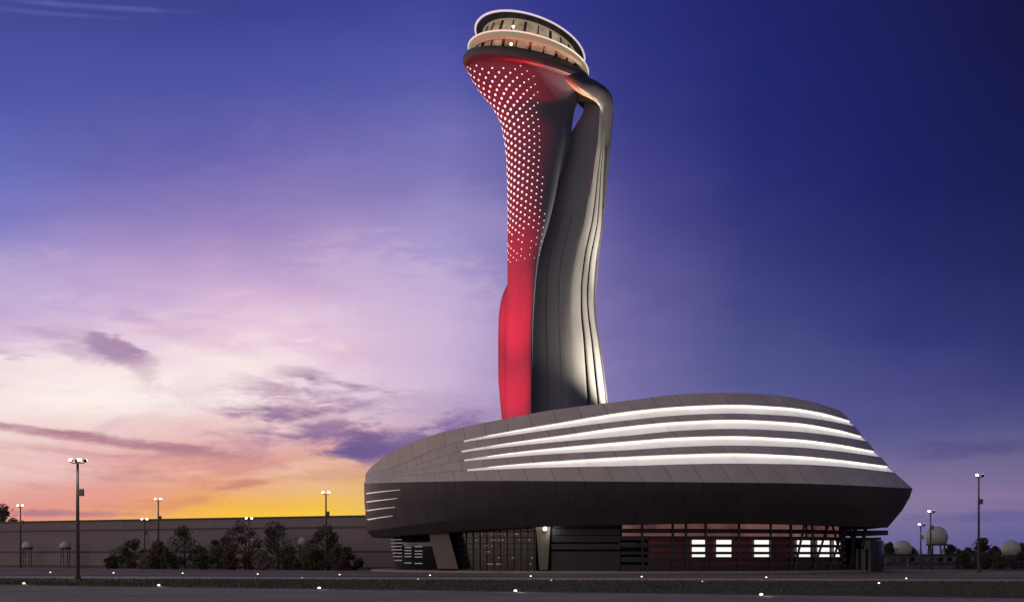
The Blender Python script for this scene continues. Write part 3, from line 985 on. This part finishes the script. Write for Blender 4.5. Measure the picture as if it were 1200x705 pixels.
for i, (px, top, wpx, mt, lab) in enumerate([(172, 648, 26, 'leaf_c', 'low pale shrub at the foot of the left lamp post among the trees'), (236, 640, 26, 'leaf_a', 'low dark shrub between two taller trees before the wall'), (305, 644, 26, 'leaf_c', 'pale speckled shrub under the half hidden white dome'), (363, 648, 24, 'leaf_b', 'russet shrub in front of the pale ragged tree'),
  (200, 645, 28, 'leaf_a', 'low dark shrub between the russet trees and the tall broken crown tree'), (270, 647, 26, 'leaf_b', 'low russet shrub left of the tallest russet tree'), (340, 640, 30, 'leaf_a', 'rounded dark shrub right of the broad dark tree'), (372, 643, 26, 'leaf_a', 'low dark shrub just left of the lamp post nearest the base building'), (398, 638, 28, 'leaf_b', 'russet shrub right of the lamp post nearest the base building'), (132, 652, 22, 'leaf_a', 'lowest dark shrub at the left end of the tree row')]):
    Y = wallY(px) - 15
    tree(PX(px, Y), Y, PZ(top, Y), wpx / F * Y, M[mt], lab, 'shrub', 'shrubs under the trees', 60 + i, .9, .05, 'shrub', .17)
# tree top beyond the wall at far left
Y = 285
tree(PX(4, Y), Y, PZ(590, Y), 46 / F * Y, M['leaf_c'], 'pale tree top showing over the grey building at far left', 'tree', None, 91, 1.6, .35, 'tree', .28)

# ------------------------------------------------------------------ street lamps
def street_lamp(px, Y, top, heads, label, glow=1.0, thick=1.0):
    x = PX(px, Y); H = PZ(top, Y)
    o = empty('street_lamp', (x, Y, 0)); tag(o, label, 'street lamp', 'floodlight masts')
    mb = MB(); k = thick
    mb.tube([(0, 0, 0), (0, 0, .35)], [.26*k, .24*k], 12); mb.tube([(0, 0, .3), (0, 0, H*.5), (0, 0, H - .1)], [.17*k, .135*k, .095*k], 12)
    mb.build('pole', M['pole'], o)
    mb = MB(); zb = H * .74
    mb.box(.06, .42*k + .05, -.18, .18, zb - .35, zb + .35); mb.build('control_box', M['pole'], o)
    mb = MB()
    xs = [h[0] for h in heads]
    mb.tube([(min(xs), 0, H - .12), (max(xs), 0, H - .12)], .05, 6); mb.build('cross_arm', M['pole'], o)
    for (hx, hy, face, on) in heads:
        hb = MB(); rot = Matrix.Rotation(face, 4, 'Z') @ Matrix.Rotation(R(-38), 4, 'X')
        t = MB()
        def tr(p): return (rot @ Vector(p)) + Vector((hx, hy, H + .12))
        hw, hh, hd = .21, .17, .10
        fr = [tr((-hw, -hd, -hh)), tr((hw, -hd, -hh)), tr((hw, -hd, hh)), tr((-hw, -hd, hh))]
        bk = [tr((-hw*.7, hd, -hh*.7)), tr((hw*.7, hd, -hh*.7)), tr((hw*.7, hd, hh*.7)), tr((-hw*.7, hd, hh*.7))]
        hb.hexa(fr, bk); head = hb.build('lamp_head', M['pole'], o)
        lb = MB()
        l0 = [tr((-hw*.9, -hd - .01, -hh*.88)), tr((hw*.9, -hd - .01, -hh*.88)), tr((hw*.9, -hd - .01, hh*.88)), tr((-hw*.9, -hd - .01, hh*.88))]
        l1 = [tr((-hw*.8, -hd - .07, -hh*.8)), tr((hw*.8, -hd - .07, -hh*.8)), tr((hw*.8, -hd - .07, hh*.8)), tr((-hw*.8, -hd - .07, hh*.8))]
        lb.hexa(l0, l1); lb.build('lens', M['lens'] if on else M['lens_dim'], head)
    L = bpy.data.lights.new('lamp_light', 'SPOT'); L.spot_size = R(125); L.spot_blend = .9; L.energy = 520 * glow; L.color = (1.0, .90, .78); L.shadow_soft_size = .3
    lo = bpy.data.objects.new('lamp_light', L); COL.objects.link(lo); lo.parent = o; lo.location = (0, -1.3, H - .1)
    return o
four = [(-.62, -.15, R(-25), True), (-.22, .3, R(150), True), (.25, -.2, R(15), True), (.68, .2, R(140), True)]
two = [(-.42, -.05, R(-20), True), (.42, -.05, R(20), True)]
two_half = [(-.28, -.1, R(-10), True), (.55, .1, R(165), False)]
street_lamp(91, 125.7, 541, four, 'tallest dark floodlight mast with four heads, standing in the verge at left', thick=1.3, glow=3.0)
street_lamp(24, 232, 593, two, 'dark twin lamp post before the grey wall at far left edge', thick=1.2)
street_lamp(185.5, 214, 585.5, two, 'dark twin lamp post rising above the russet trees near the left', thick=1.15)
street_lamp(169.5, 226, 609, two, 'short faint lamp post, its head level with the wall top', thick=.9, glow=.15)
street_lamp(292, 212, 608, two, 'short lamp post in front of the tallest russet tree', thick=1.0)
street_lamp(382, 193, 578, two, 'dark twin lamp post nearest the left end of the base building', thick=1.15)
street_lamp(1147, 168, 558, two_half, 'tall dark lamp post at right before the small trees, left head shining', thick=1.1)
street_lamp(1090.5, 198, 600, two_half, 'middle sized lamp post in front of the largest right hand radome', thick=1.05)
street_lamp(1079, 203, 615.5, two_half, 'shortest lamp post right of the base building, left of a taller one', thick=1.0)

# ------------------------------------------------------------------ ground lights
def ground_light(px, py, s, label, group, mat):
    p = G(px, py + .9)
    o = empty('ground_light', (p.x, p.y, .02)); tag(o, label, 'ground light', group)
    mb = MB(); mb.lathe([(s*1.15, 0), (s*1.15, s*.25), (s*.8, s*.45)], (0, 0, 0), 12); mb.build('housing', M['pole'], o)
    mb = MB(); mb.lathe([(s*.78, s*.45), (s*.85, s*.75), (s*.6, s*1.15), (s*.15, s*1.3)], (0, 0, 0), 12); mb.build('lens', mat, o)
    if s > .12:
        L = bpy.data.lights.new('ground_glow', 'POINT'); L.energy = 7; L.color = (1.0, .92, .84); L.shadow_soft_size = .1
        lo = bpy.data.objects.new('ground_glow', L); COL.objects.link(lo); lo.parent = o; lo.location = (.35, -.35, .3)
    mb = MB(); mb.tube([(-s*.95, 0, s*.3), (-s*.95, 0, s*1.45), (s*.95, 0, s*1.45), (s*.95, 0, s*.3)], s*.07, 5); mb.build('guard', M['pole'], o)
    return o
near_l = ['ground light on the kerb nearest the left edge, before the far left lamp post', 'bright ground light on the kerb below the twin lamp post of the trees', 'bright ground light on the kerb below the lamp post beside the base building', 'kerb ground light below the red petal of the tower', 'kerb ground light at right, below the white windows']
for (px, py), lab in zip([(28, 683.7), (186, 686), (374, 689.3), (604, 692.7), (892, 697.3)], near_l):
    ground_light(px, py, .13, lab, 'ground lights along the near kerb', M['lens_dim'])
far_l = ['small road light left of the tallest mast', 'small road light below the pale sparse tree', 'small road light below the tall dark broken crown tree', 'small road light right of the short lamp post', 'small road light right of the lamp post beside the base building', 'small road light below the leaning pillar', 'small road light left of the lit pillar', 'small road light below the dark louvre screen', 'small road light below the white windows', 'small road light right of the base building, below the left radome']
for (px, py), lab in zip([(59, 670), (133, 670.6), (214, 671), (302, 672), (398, 672.7), (504, 673.6), (622, 674.6), (752, 675.2), (898, 676), (1062, 677.4)], far_l):
    ground_light(px, py, .11, lab, 'ground lights along the road', M['lens_dim'])
dim_l = ['faint ground light in the verge below the pale ragged tree', 'faint ground light in the verge below the louvred windows', 'faint ground light in the verge below the lit pillar', 'faint ground light in the verge below the first white window', 'faint ground light in the verge near the right end of the base building']
M['lens_faint'] = emitter('lamp lens faint', (1.0, .9, .85), .7)
for (px, py), lab in zip([(354, 676.6), (490, 678.2), (646, 679.5), (823, 681), (1030, 683)], dim_l):
    ground_light(px, py, .10, lab, 'faint ground lights in the verge', M['lens_dim'] if px == 1030 else M['lens_faint'])

# ------------------------------------------------------------------ radomes
def radome(px, py, rpx, Y, label, legs=True, group='white radomes', low=-.62):
    p = P(px, py, Y); r = rpx / F * Y
    o = empty('radome', (p.x, p.y, 0)); tag(o, label, 'radome', group)
    mb = MB()
    bmesh.ops.create_icosphere(mb.bm, subdivisions=3, radius=r, matrix=Matrix.Translation((0, 0, p.z)) @ Matrix.Rotation(px, 4, 'Z') @ Matrix.Rotation(.4, 4, 'X'))
    bmesh.ops.bisect_plane(mb.bm, geom=mb.bm.verts[:] + mb.bm.edges[:] + mb.bm.faces[:], plane_co=(0, 0, p.z + r*math.sin(low)), plane_no=(0, 0, 1), clear_inner=True)
    mb.build('dome', M['radome'], o)
    zb = p.z + r*math.sin(low)
    mb = MB(); mb.lathe([(r*.95, zb - .35), (r*1.02, zb - .30), (r*1.02, zb + .02), (r*.8, zb + .05)], (0, 0, 0), 20); mb.build('deck', M['darkmetal'], o)
    if legs:
        n = 4
        for k in range(n):
            a = math.pi/4 + k*math.pi/2
            mb = MB(); mb.tube([(math.cos(a)*r*.85, math.sin(a)*r*.85, 0), (math.cos(a)*r*.75, math.sin(a)*r*.75, zb - .3)], r*.085, 6); mb.build('leg', M['darkmetal'], o)
            b = a + math.pi/2
            mb = MB(); mb.tube([(math.cos(a)*r*.84, math.sin(a)*r*.84, .2), (math.cos(b)*r*.76, math.sin(b)*r*.76, zb - .5)], r*.04, 5); mb.build('brace', M['radome'], o)
    else:
        mb = MB(); mb.lathe([(r*.85, 0), (r*.82, zb - .33)], (0, 0, 0), 16); mb.build('drum', M['darkmetal'], o)
    return o
radome(32, 640, 6.2, wallY(32) - 4, 'small white dome on dark legs before the wall at far left', low=-.15)
radome(76.5, 640, 6.5, wallY(76) - 4, 'small white dome on dark legs left of the tallest mast', low=-.15)
radome(299.5, 634.5, 7, wallY(300) - 6.5, 'white dome half hidden by leaves behind the short lamp post')
radome(355, 634.5, 6, wallY(355) - 6.5, 'white dome mostly hidden behind the pale ragged tree')
radome(1097.5, 629, 13, 250, 'largest white radome raised on a lattice deck behind two lamp posts', True)
radome(1058, 643, 10.5, 245, 'white radome low beside the right end of the base building', False)
radome(1185, 643, 11, 240, 'white radome low at the right edge of the view', False)

# ------------------------------------------------------------------ right background
sb = empty('service_building', (PX(1095, 225), 225, 0)); tag(sb, 'long low grey service building below the radomes', 'building')
def sbx(px, Y=225): return PX(px, Y) - sb.location.x
M['service'] = panelled('service wall', (.14, .125, .13), .75, .6, 1.0, .08, msize=.01)
mb = MB(); mb.box(sbx(1030), sbx(1142), 0, 9, 0, PZ(650, 225)); mb.build('wall', M['concrete2'] if 'concrete2' in M else material('grey render', (.13, .115, .12), .8, var=.2, scale=.3), sb)
mb = MB(); mb.box(sbx(1029), sbx(1143), -.25, 9.2, PZ(650, 225) + .003, PZ(648.6, 225)); mb.build('roof', M['darkmetal'], sb)
mb = MB(); mb.box(sbx(1031), sbx(1141), -.12, -.003, PZ(661, 225), PZ(658.5, 225)); mb.build('dark_band', M['darkmetal'], sb)
for k in range(9):
    mb = MB(); x = sbx(1044 + k*11); mb.box(x, x + .9, -.08, -.004, PZ(657, 225), PZ(652.5, 225)); mb.build('window', M['glassdark'], sb)
fw = empty('boundary_fence', (PX(1110, 206), 206, 0)); tag(fw, 'dark mesh boundary fence running along the road at right', 'fence')
mb = MB()
for k in range(0, 40):
    x = PX(1038, 206) + k * .92 - fw.location.x; mb.tube([(x, 0, 0), (x, 0, 1.25)], .022, 4)
for z in (.1, .65, 1.2): mb.tube([(PX(1036, 206) - fw.location.x, 0, z), (PX(1036, 206) - fw.location.x + 40, 0, z)], .03, 4)
mb.build('mesh_panel', M['darkmetal'], fw)
for k in range(11):
    mb = MB(); x = PX(1038, 206) + k * 3.68 - fw.location.x; mb.tube([(x, .06, 0), (x, .06, 1.5)], .06, 6); mb.build('fence_post', M['darkmetal'], fw)
RT = [
 (1042, 636, 26, 238, 'leaf_a', 'dark tree at right end of the base building behind a radome'),
 (1072, 641, 22, 255, 'leaf_a', 'low dark tree between the left radome and the largest radome'),
 (1118, 638, 30, 252, 'leaf_a', 'dark tree just right of the largest radome'),
 (1150, 631, 32, 236, 'leaf_a', 'taller green tree directly behind the tall right lamp post'),
 (1134, 642, 24, 232, 'leaf_b', 'low russet tree left of the tall right lamp post'),
 (1168, 640, 26, 246, 'leaf_a', 'dark tree between the tall lamp post and the right radome'),
 (1198, 636, 24, 262, 'leaf_a', 'dark tree behind the radome at the right edge'),
]
for i, (px, top, wpx, Y, mt, lab) in enumerate(RT):
    tree(PX(px, Y), Y, PZ(top, Y), wpx / F * Y, M[mt], lab, 'tree', 'trees beyond the road at right', 130 + i, 1.3, .1, 'tree', .22)
HS = ['low dark shrub left of the tall right lamp post, behind the fence', 'low dark shrub at the foot of the tall right lamp post', 'low russet shrub below the radome at the right edge', 'low dark shrub at the right edge of the view']
for i, px in enumerate((1132, 1152, 1172, 1194)):
    Y = 212 + (i % 2) * 3
    tree(PX(px, Y), Y, PZ(647 + (i % 3), Y), 26 / F * Y, M['leaf_a' if i != 2 else 'leaf_b'], HS[i], 'shrub', 'shrubs behind the fence', 170 + i, 1.1, .04, 'shrub', .17)

# ------------------------------------------------------------------ lamps that are lit
def light(name, kind, loc_, energy, color, target=None, **kw):
    L = bpy.data.lights.new(name, kind); L.energy = energy; L.color = color
    for k, v in kw.items(): setattr(L, k, v)
    o = bpy.data.objects.new(name, L); COL.objects.link(o); o.location = loc_
    if target is not None:
        o.rotation_euler = (Vector(target) - Vector(loc_)).to_track_quat('-Z', 'Y').to_euler()
    return o
px0 = PX(608, YC)
RED = (1.0, .012, .034)
light('red_floodlight', 'SPOT', (px0 - 13, 181, 21.2), 82000, RED, (px0, 188, 36), spot_size=R(110), spot_blend=1.0, shadow_soft_size=.4)
light('red_floodlight', 'SPOT', (px0 - 12.5, 179.5, 21.2), 190000, RED, (px0 + .5, 187, 52), spot_size=R(60), spot_blend=.9, shadow_soft_size=.4)
light('red_floodlight', 'SPOT', (px0 - 8, 184, 21.2), 115000, RED, (px0 - 2.5, 186, 72), spot_size=R(36), spot_blend=.9, shadow_soft_size=.4)
rx = PX(705, YC)
WARM = (1.0, .84, .55)
light('warm_floodlight', 'SPOT', (rx + 10, 198, 23.0), 120000, WARM, (rx, 196, 40), spot_size=R(95), spot_blend=.8, shadow_soft_size=.4)
light('warm_floodlight', 'SPOT', (rx + 11, 199.5, 23.0), 330000, WARM, (rx + 1.5, 198, 60), spot_size=R(38), spot_blend=.9, shadow_soft_size=.4)
light('warm_floodlight', 'SPOT', (rx + 8, 184, 24.0), 24000, WARM, (rx - 2, 191, 38), spot_size=R(70), spot_blend=.9, shadow_soft_size=.4)
light('pillar_lamp', 'POINT', PILLAR_LAMP, 260, (1.0, .9, .75), shadow_soft_size=.2)

# ------------------------------------------------------------------ sky
W = bpy.data.worlds.new('World'); S.world = W; W.use_nodes = True
t = NT(W.node_tree)
for n in list(W.node_tree.nodes): W.node_tree.nodes.remove(n)
out = t.node('ShaderNodeOutputWorld'); bg = t.node('ShaderNodeBackground')
t.l.new(bg.outputs[0], out.inputs[0])
gen = t.node('ShaderNodeTexCoord').outputs['Generated']
sep = t.node('ShaderNodeSeparateXYZ'); t.l.new(gen, sep.inputs[0])
X, Y_, Z = sep.outputs
rad = t.m('SQRT', t.m('ADD', t.m('ADD', t.m('MULTIPLY', X, X), t.m('MULTIPLY', Y_, Y_)), 1e-6))
q = t.m('DIVIDE', Z, rad)
q = t.m('MINIMUM', q, 3.0)
az = t.m('ARCTAN2', X, Y_)
def AZ(px): return math.atan((px - 600) / F)
def Q(px, py): return (HZ - py) / F * math.cos(AZ(px))
wv = t.comb(t.m('MULTIPLY', az, 7.0), t.m('MULTIPLY', q, 16.0), 0.0)
w1 = t.noise(wv, 1.0, 6, .55)
w2 = t.noise(t.comb(t.m('MULTIPLY', az, 7.0), t.m('MULTIPLY', q, 16.0), 7.3), 1.0, 6, .55)
calm = t.sstep(q, .05, .35, 1.0, .45)
azw = t.m('ADD', az, t.m('MULTIPLY', t.m('MULTIPLY', t.m('SUBTRACT', w1, .5), .10), calm))
qw = t.m('ADD', q, t.m('MULTIPLY', t.m('MULTIPLY', t.m('SUBTRACT', w2, .5), .055), t.sstep(q, .02, .10, .18, 1.0)))
qw = t.m('ADD', qw, 0.0)
COLS = [
 (0, [(649,(225,120,105)),(612,(230,142,126)),(595,(226,146,136)),(570,(226,164,156)),(545,(230,178,175)),(515,(240,208,205)),(480,(247,228,224)),(440,(242,220,225)),(400,(222,192,218)),(350,(190,168,214)),(300,(160,147,204)),(250,(124,121,194)),(200,(103,107,188)),(100,(76,82,166)),(0,(62,68,148))]),
 (130, [(649,(240,150,80)),(610,(236,158,114)),(590,(230,152,128)),(565,(226,160,152)),(540,(231,182,178)),(515,(240,210,206)),(480,(251,238,232)),(440,(250,234,232)),(400,(238,210,224)),(350,(203,172,213)),(300,(168,145,200)),(250,(132,118,186)),(200,(104,100,176)),(100,(73,79,163)),(0,(59,65,146))]),
 (270, [(649,(250,190,20)),(606,(248,195,40)),(590,(242,176,70)),(570,(229,160,118)),(545,(226,164,156)),(515,(236,196,194)),(480,(250,236,231)),(440,(250,232,232)),(400,(239,210,224)),(350,(212,178,214)),(300,(178,150,200)),(250,(145,126,188)),(200,(112,103,178)),(100,(74,79,163)),(0,(56,62,144))]),
 (390, [(649,(252,205,20)),(603,(248,202,42)),(585,(238,186,72)),(565,(224,168,118)),(540,(220,165,152)),(510,(222,182,192)),(480,(236,208,218)),(440,(235,208,222)),(400,(228,196,220)),(350,(210,178,214)),(300,(180,154,202)),(250,(150,131,190)),(200,(118,108,180)),(100,(78,83,165)),(0,(56,62,146))]),
 (520, [(649,(245,195,60)),(600,(232,185,90)),(560,(215,170,140)),(520,(195,160,185)),(480,(196,168,202)),(440,(200,176,212)),(400,(202,178,214)),(350,(190,168,212)),(300,(168,152,205)),(250,(148,136,196)),(200,(124,118,184)),(100,(84,86,170)),(0,(60,65,150))]),
 (640, [(649,(200,150,130)),(580,(170,140,165)),(480,(150,132,182)),(400,(150,134,186)),(300,(128,116,176)),(200,(94,90,160)),(100,(66,68,150)),(0,(47,51,136))]),
 (740, [(649,(170,130,145)),(580,(145,120,165)),(470,(116,108,166)),(400,(110,102,164)),(300,(88,83,150)),(200,(66,64,140)),(100,(46,49,130)),(0,(37,41,122))]),
 (880, [(649,(140,115,150)),(580,(125,108,160)),(480,(88,90,148)),(400,(70,75,137)),(300,(54,56,124)),(200,(36,40,115)),(100,(28,33,110)),(0,(27,31,106))]),
 (1050, [(649,(98,93,146)),(620,(114,106,152)),(590,(136,118,156)),(560,(122,110,152)),(520,(92,92,144)),(480,(74,74,138)),(400,(50,54,120)),(300,(34,39,104)),(200,(24,29,98)),(100,(23,27,94)),(0,(23,26,88))]),
 (1200, [(649,(88,86,142)),(620,(98,95,148)),(598,(120,108,154)),(570,(122,108,150)),(540,(104,96,142)),(500,(78,78,132)),(450,(58,60,122)),(400,(44,48,110)),(300,(30,34,92)),(200,(21,25,82)),(100,(19,22,74)),(0,(18,20,68))]),
]
def ramp(stops):
    n = t.node('ShaderNodeValToRGB'); cr = n.color_ramp
    stops = sorted(stops)
    cr.elements[0].position = stops[0][0]; cr.elements[0].color = tuple(stops[0][1]) + (1,)
    cr.elements[1].position = stops[-1][0]; cr.elements[1].color = tuple(stops[-1][1]) + (1,)
    for p, c in stops[1:-1]:
        e = cr.elements.new(p); e.color = tuple(c) + (1,)
    t.l.new(qn, n.inputs[0]); return n.outputs[0]
QS = 1.6
qn = t.m('DIVIDE', t.m('ADD', qw, .03), QS)
ZEN = (.045, .05, .17)
BACK_LO = (.42, .36, .35); BACK_MID = (.33, .31, .36)
def back(lo, mid): return ramp([(.0, lo), (.03/QS, lo), (.25/QS, mid), (.9/QS, tuple(v*.8 for v in mid)), (1.0, ZEN)])
items = [(R(-179.9), back(BACK_LO, BACK_MID)), (R(-125), back((1.25, .90, .70), (.88, .70, .64))), (R(-60), back((1.15, .75, .6), (.6, .46, .5)))]
for px, st in COLS:
    stops = [((Q(px, py) + .03) / QS, sr(c)) for py, c in st]
    stops.append((1.0, ZEN))
    items.append((AZ(px), ramp(stops)))
items += [(R(60), back((.10, .09, .22), (.03, .03, .10))), (R(125), back((.13, .12, .16), (.12, .115, .16))), (R(179.9), back(BACK_LO, BACK_MID))]
color = items[0][1]
for (a0, _), (a1, c1) in zip(items, items[1:]):
    color = t.mix(t.lin(azw, a0, a1), color, c1)

# clouds
cn = t.noise(t.comb(t.m('MULTIPLY', az, 14.0), t.m('MULTIPLY', q, 46.0), 2.0), 1.0, 9, .62, .55)
cn2 = t.noise(t.comb(t.m('MULTIPLY', az, 6.0), t.m('MULTIPLY', q, 30.0), 5.0), 1.0, 8, .6, .9)
def cloud(px, py, sx, sy, slope, col, op, lo=.36, hi=.95, amp=1.5, nz=None):
    global color
    da = t.m('SUBTRACT', az, AZ(px))
    dq = t.m('SUBTRACT', q, Q(px, py))
    dq = t.m('ADD', dq, t.m('MULTIPLY', da, slope))
    e = t.m('ADD', t.m('POWER', t.m('ABSOLUTE', t.m('DIVIDE', da, sx / F)), 2.0), t.m('POWER', t.m('ABSOLUTE', t.m('DIVIDE', dq, sy / F)), 2.0))
    g = t.m('POWER', 2.718, t.m('MULTIPLY', e, -1.0))
    dn = t.m('ADD', g, t.m('MULTIPLY', t.m('MULTIPLY', t.m('SUBTRACT', nz or cn, .5), amp), t.m('MINIMUM', t.m('MULTIPLY', g, 2.5), 1.0)))
    f = t.m('MULTIPLY', t.sstep(dn, lo, hi), op)
    color = t.mix(f, color, sr(col))
# broad wisps: pale veil low at left, noise driven
low = t.m('MULTIPLY', t.sstep(az, AZ(560), AZ(250)), t.m('MULTIPLY', t.sstep(q, .03, .09), t.sstep(q, .24, .15)))
color = t.mix(t.m('MULTIPLY', t.m('MULTIPLY', t.sstep(cn2, .48, .72), low), .55), color, sr((252, 238, 232)))
color = t.mix(t.m('MULTIPLY', t.m('MULTIPLY', t.sstep(cn2, .50, .28), low), .42), color, sr((196, 150, 182)))
lowp = t.m('MULTIPLY', t.sstep(az, AZ(480), AZ(200)), t.m('MULTIPLY', t.sstep(q, .015, .04), t.sstep(q, .13, .07)))
color = t.mix(t.m('MULTIPLY', t.m('MULTIPLY', t.sstep(cn, .50, .72), lowp), .38), color, sr((190, 118, 128)))
cn3 = t.noise(t.comb(t.m('MULTIPLY', az, 34.0), t.m('MULTIPLY', q, 120.0), 9.0), 1.0, 8, .62, .7)
cnm = t.m('ADD', t.m('MULTIPLY', cn, .6), t.m('MULTIPLY', cn3, .4))
def C(px, py, sx, sy, sl, col, op, amp=3.2, lo=.42, hi=1.15, nz=None): cloud(px, py, sx, sy, sl, col, op, lo, hi, amp, nz or cnm)
C(300, 470, 190, 60, .15, (206, 172, 196), .4, 3.4)
C(470, 480, 120, 50, .1, (170, 146, 184), .4, 3.2)
C(330, 472, 85, 42, .25, (176, 138, 168), .75)
C(300, 505, 75, 30, .1, (178, 132, 158), .6)
C(380, 505, 105, 36, .2, (140, 108, 152), .85, 2.6, .34, 1.0)
C(450, 520, 110, 26, -.06, (116, 94, 148), .9, 2.6, .30, .95)
C(425, 525, 70, 14, .02, (98, 82, 140), .65, 2.6, .34, 1.0)
C(530, 504, 85, 24, -.22, (124, 100, 160), .85)
C(395, 468, 75, 20, .2, (160, 128, 166), .6)
C(135, 408, 50, 18, .3, (138, 108, 152), .9, 3.4, .45, 1.1)
C(165, 430, 42, 20, .6, (180, 142, 172), .6)
C(95, 402, 75, 26, .15, (184, 150, 186), .6)
C(14, 418, 44, 18, .25, (150, 118, 156), .8)
C(100, 512, 170, 8, .10, (172, 116, 136), .9, 2.2, .30, .95)
C(215, 527, 100, 11, .12, (176, 126, 140), .7, 2.4)
C(250, 545, 140, 16, .05, (206, 142, 138), .6)
C(355, 436, 50, 9, .1, (164, 130, 164), .7, 3.0)
C(405, 451, 80, 8, .16, (156, 124, 160), .75, 3.0)
C(292, 565, 36, 9, -.2, (186, 120, 100), .6, 3.0)
C(150, 558, 130, 12, .05, (200, 132, 128), .55)
C(60, 601, 120, 6, .0, (160, 112, 140), .7, 2.2, .30, .95)
C(390, 556, 95, 16, -.1, (206, 152, 132), .5)
C(160, 372, 40, 14, .2, (180, 146, 196), .5)
C(190, 590, 120, 10, -.05, (206, 128, 104), .5)
C(110, 8, 130, 5, -.07, (120, 118, 190), .32, 1.6, .3, 1.1)
C(60, 16, 100, 4, -.07, (112, 112, 186), .25, 1.6, .3, 1.1)
C(470, 330, 200, 60, .15, (205, 182, 216), .5, 3.0)
C(120, 330, 200, 40, .1, (196, 170, 212), .4, 3.0)
C(260, 430, 150, 30, -.15, (252, 236, 232), .5, 3.4)
C(60, 460, 120, 24, .1, (254, 240, 232), .5, 3.4)
C(230, 395, 100, 20, .2, (214, 176, 204), .45, 3.4)
C(300, 165, 34, 44, .0, (112, 104, 182), .35)
C(350, 205, 170, 36, -.1, (140, 122, 186), .30)
C(560, 250, 90, 50, .0, (160, 140, 196), .25)
C(1150, 604, 140, 10, -.02, (92, 84, 148), .6, 2.2)
C(1160, 525, 140, 16, -.05, (66, 62, 122), .5, 2.2)
C(1120, 578, 130, 10, .02, (142, 116, 158), .5, 2.2)
hs = t.node('ShaderNodeHueSaturation'); hs.inputs['Saturation'].default_value = .97; t.l.new(color, hs.inputs['Color']); color = hs.outputs[0]
nish = t.node('ShaderNodeTexSky', sky_type='NISHITA')
nish.sun_disc = False
SUN_EL, SUN_AZ = R(1.0), AZ(330)
nish.sun_elevation = SUN_EL; nish.sun_rotation = SUN_AZ
add = t.mix(.0006, color, nish.outputs[0], 'ADD')
t.l.new(add, bg.inputs[0]); bg.inputs[1].default_value = 1.0

sun = light('sun', 'SUN', (0, 0, 60), .25, (1.0, .62, .38), angle=R(.5))
dsun = Vector((math.sin(SUN_AZ)*math.cos(SUN_EL), math.cos(SUN_AZ)*math.cos(SUN_EL), math.sin(SUN_EL)))
sun.rotation_euler = (-dsun).to_track_quat('-Z', 'Y').to_euler()

# ------------------------------------------------------------------ camera
cam = bpy.data.cameras.new('Camera'); co = bpy.data.objects.new('Camera', cam); COL.objects.link(co); S.camera = co
co.location = (0, 0, EYE); co.rotation_euler = (R(90), 0, 0)
cam.sensor_fit = 'HORIZONTAL'; cam.sensor_width = 36; cam.lens = 36 * F / 1200
cam.shift_y = (HZ - 352.5) / 1200
cam.clip_start = .1; cam.clip_end = 8000
S.render.engine = 'CYCLES'
S.cycles.use_denoising = True
S.cycles.max_bounces = 6
S.view_settings.view_transform = 'Standard'; S.view_settings.look = 'None'
S.view_settings.exposure = 0; S.view_settings.gamma = 1
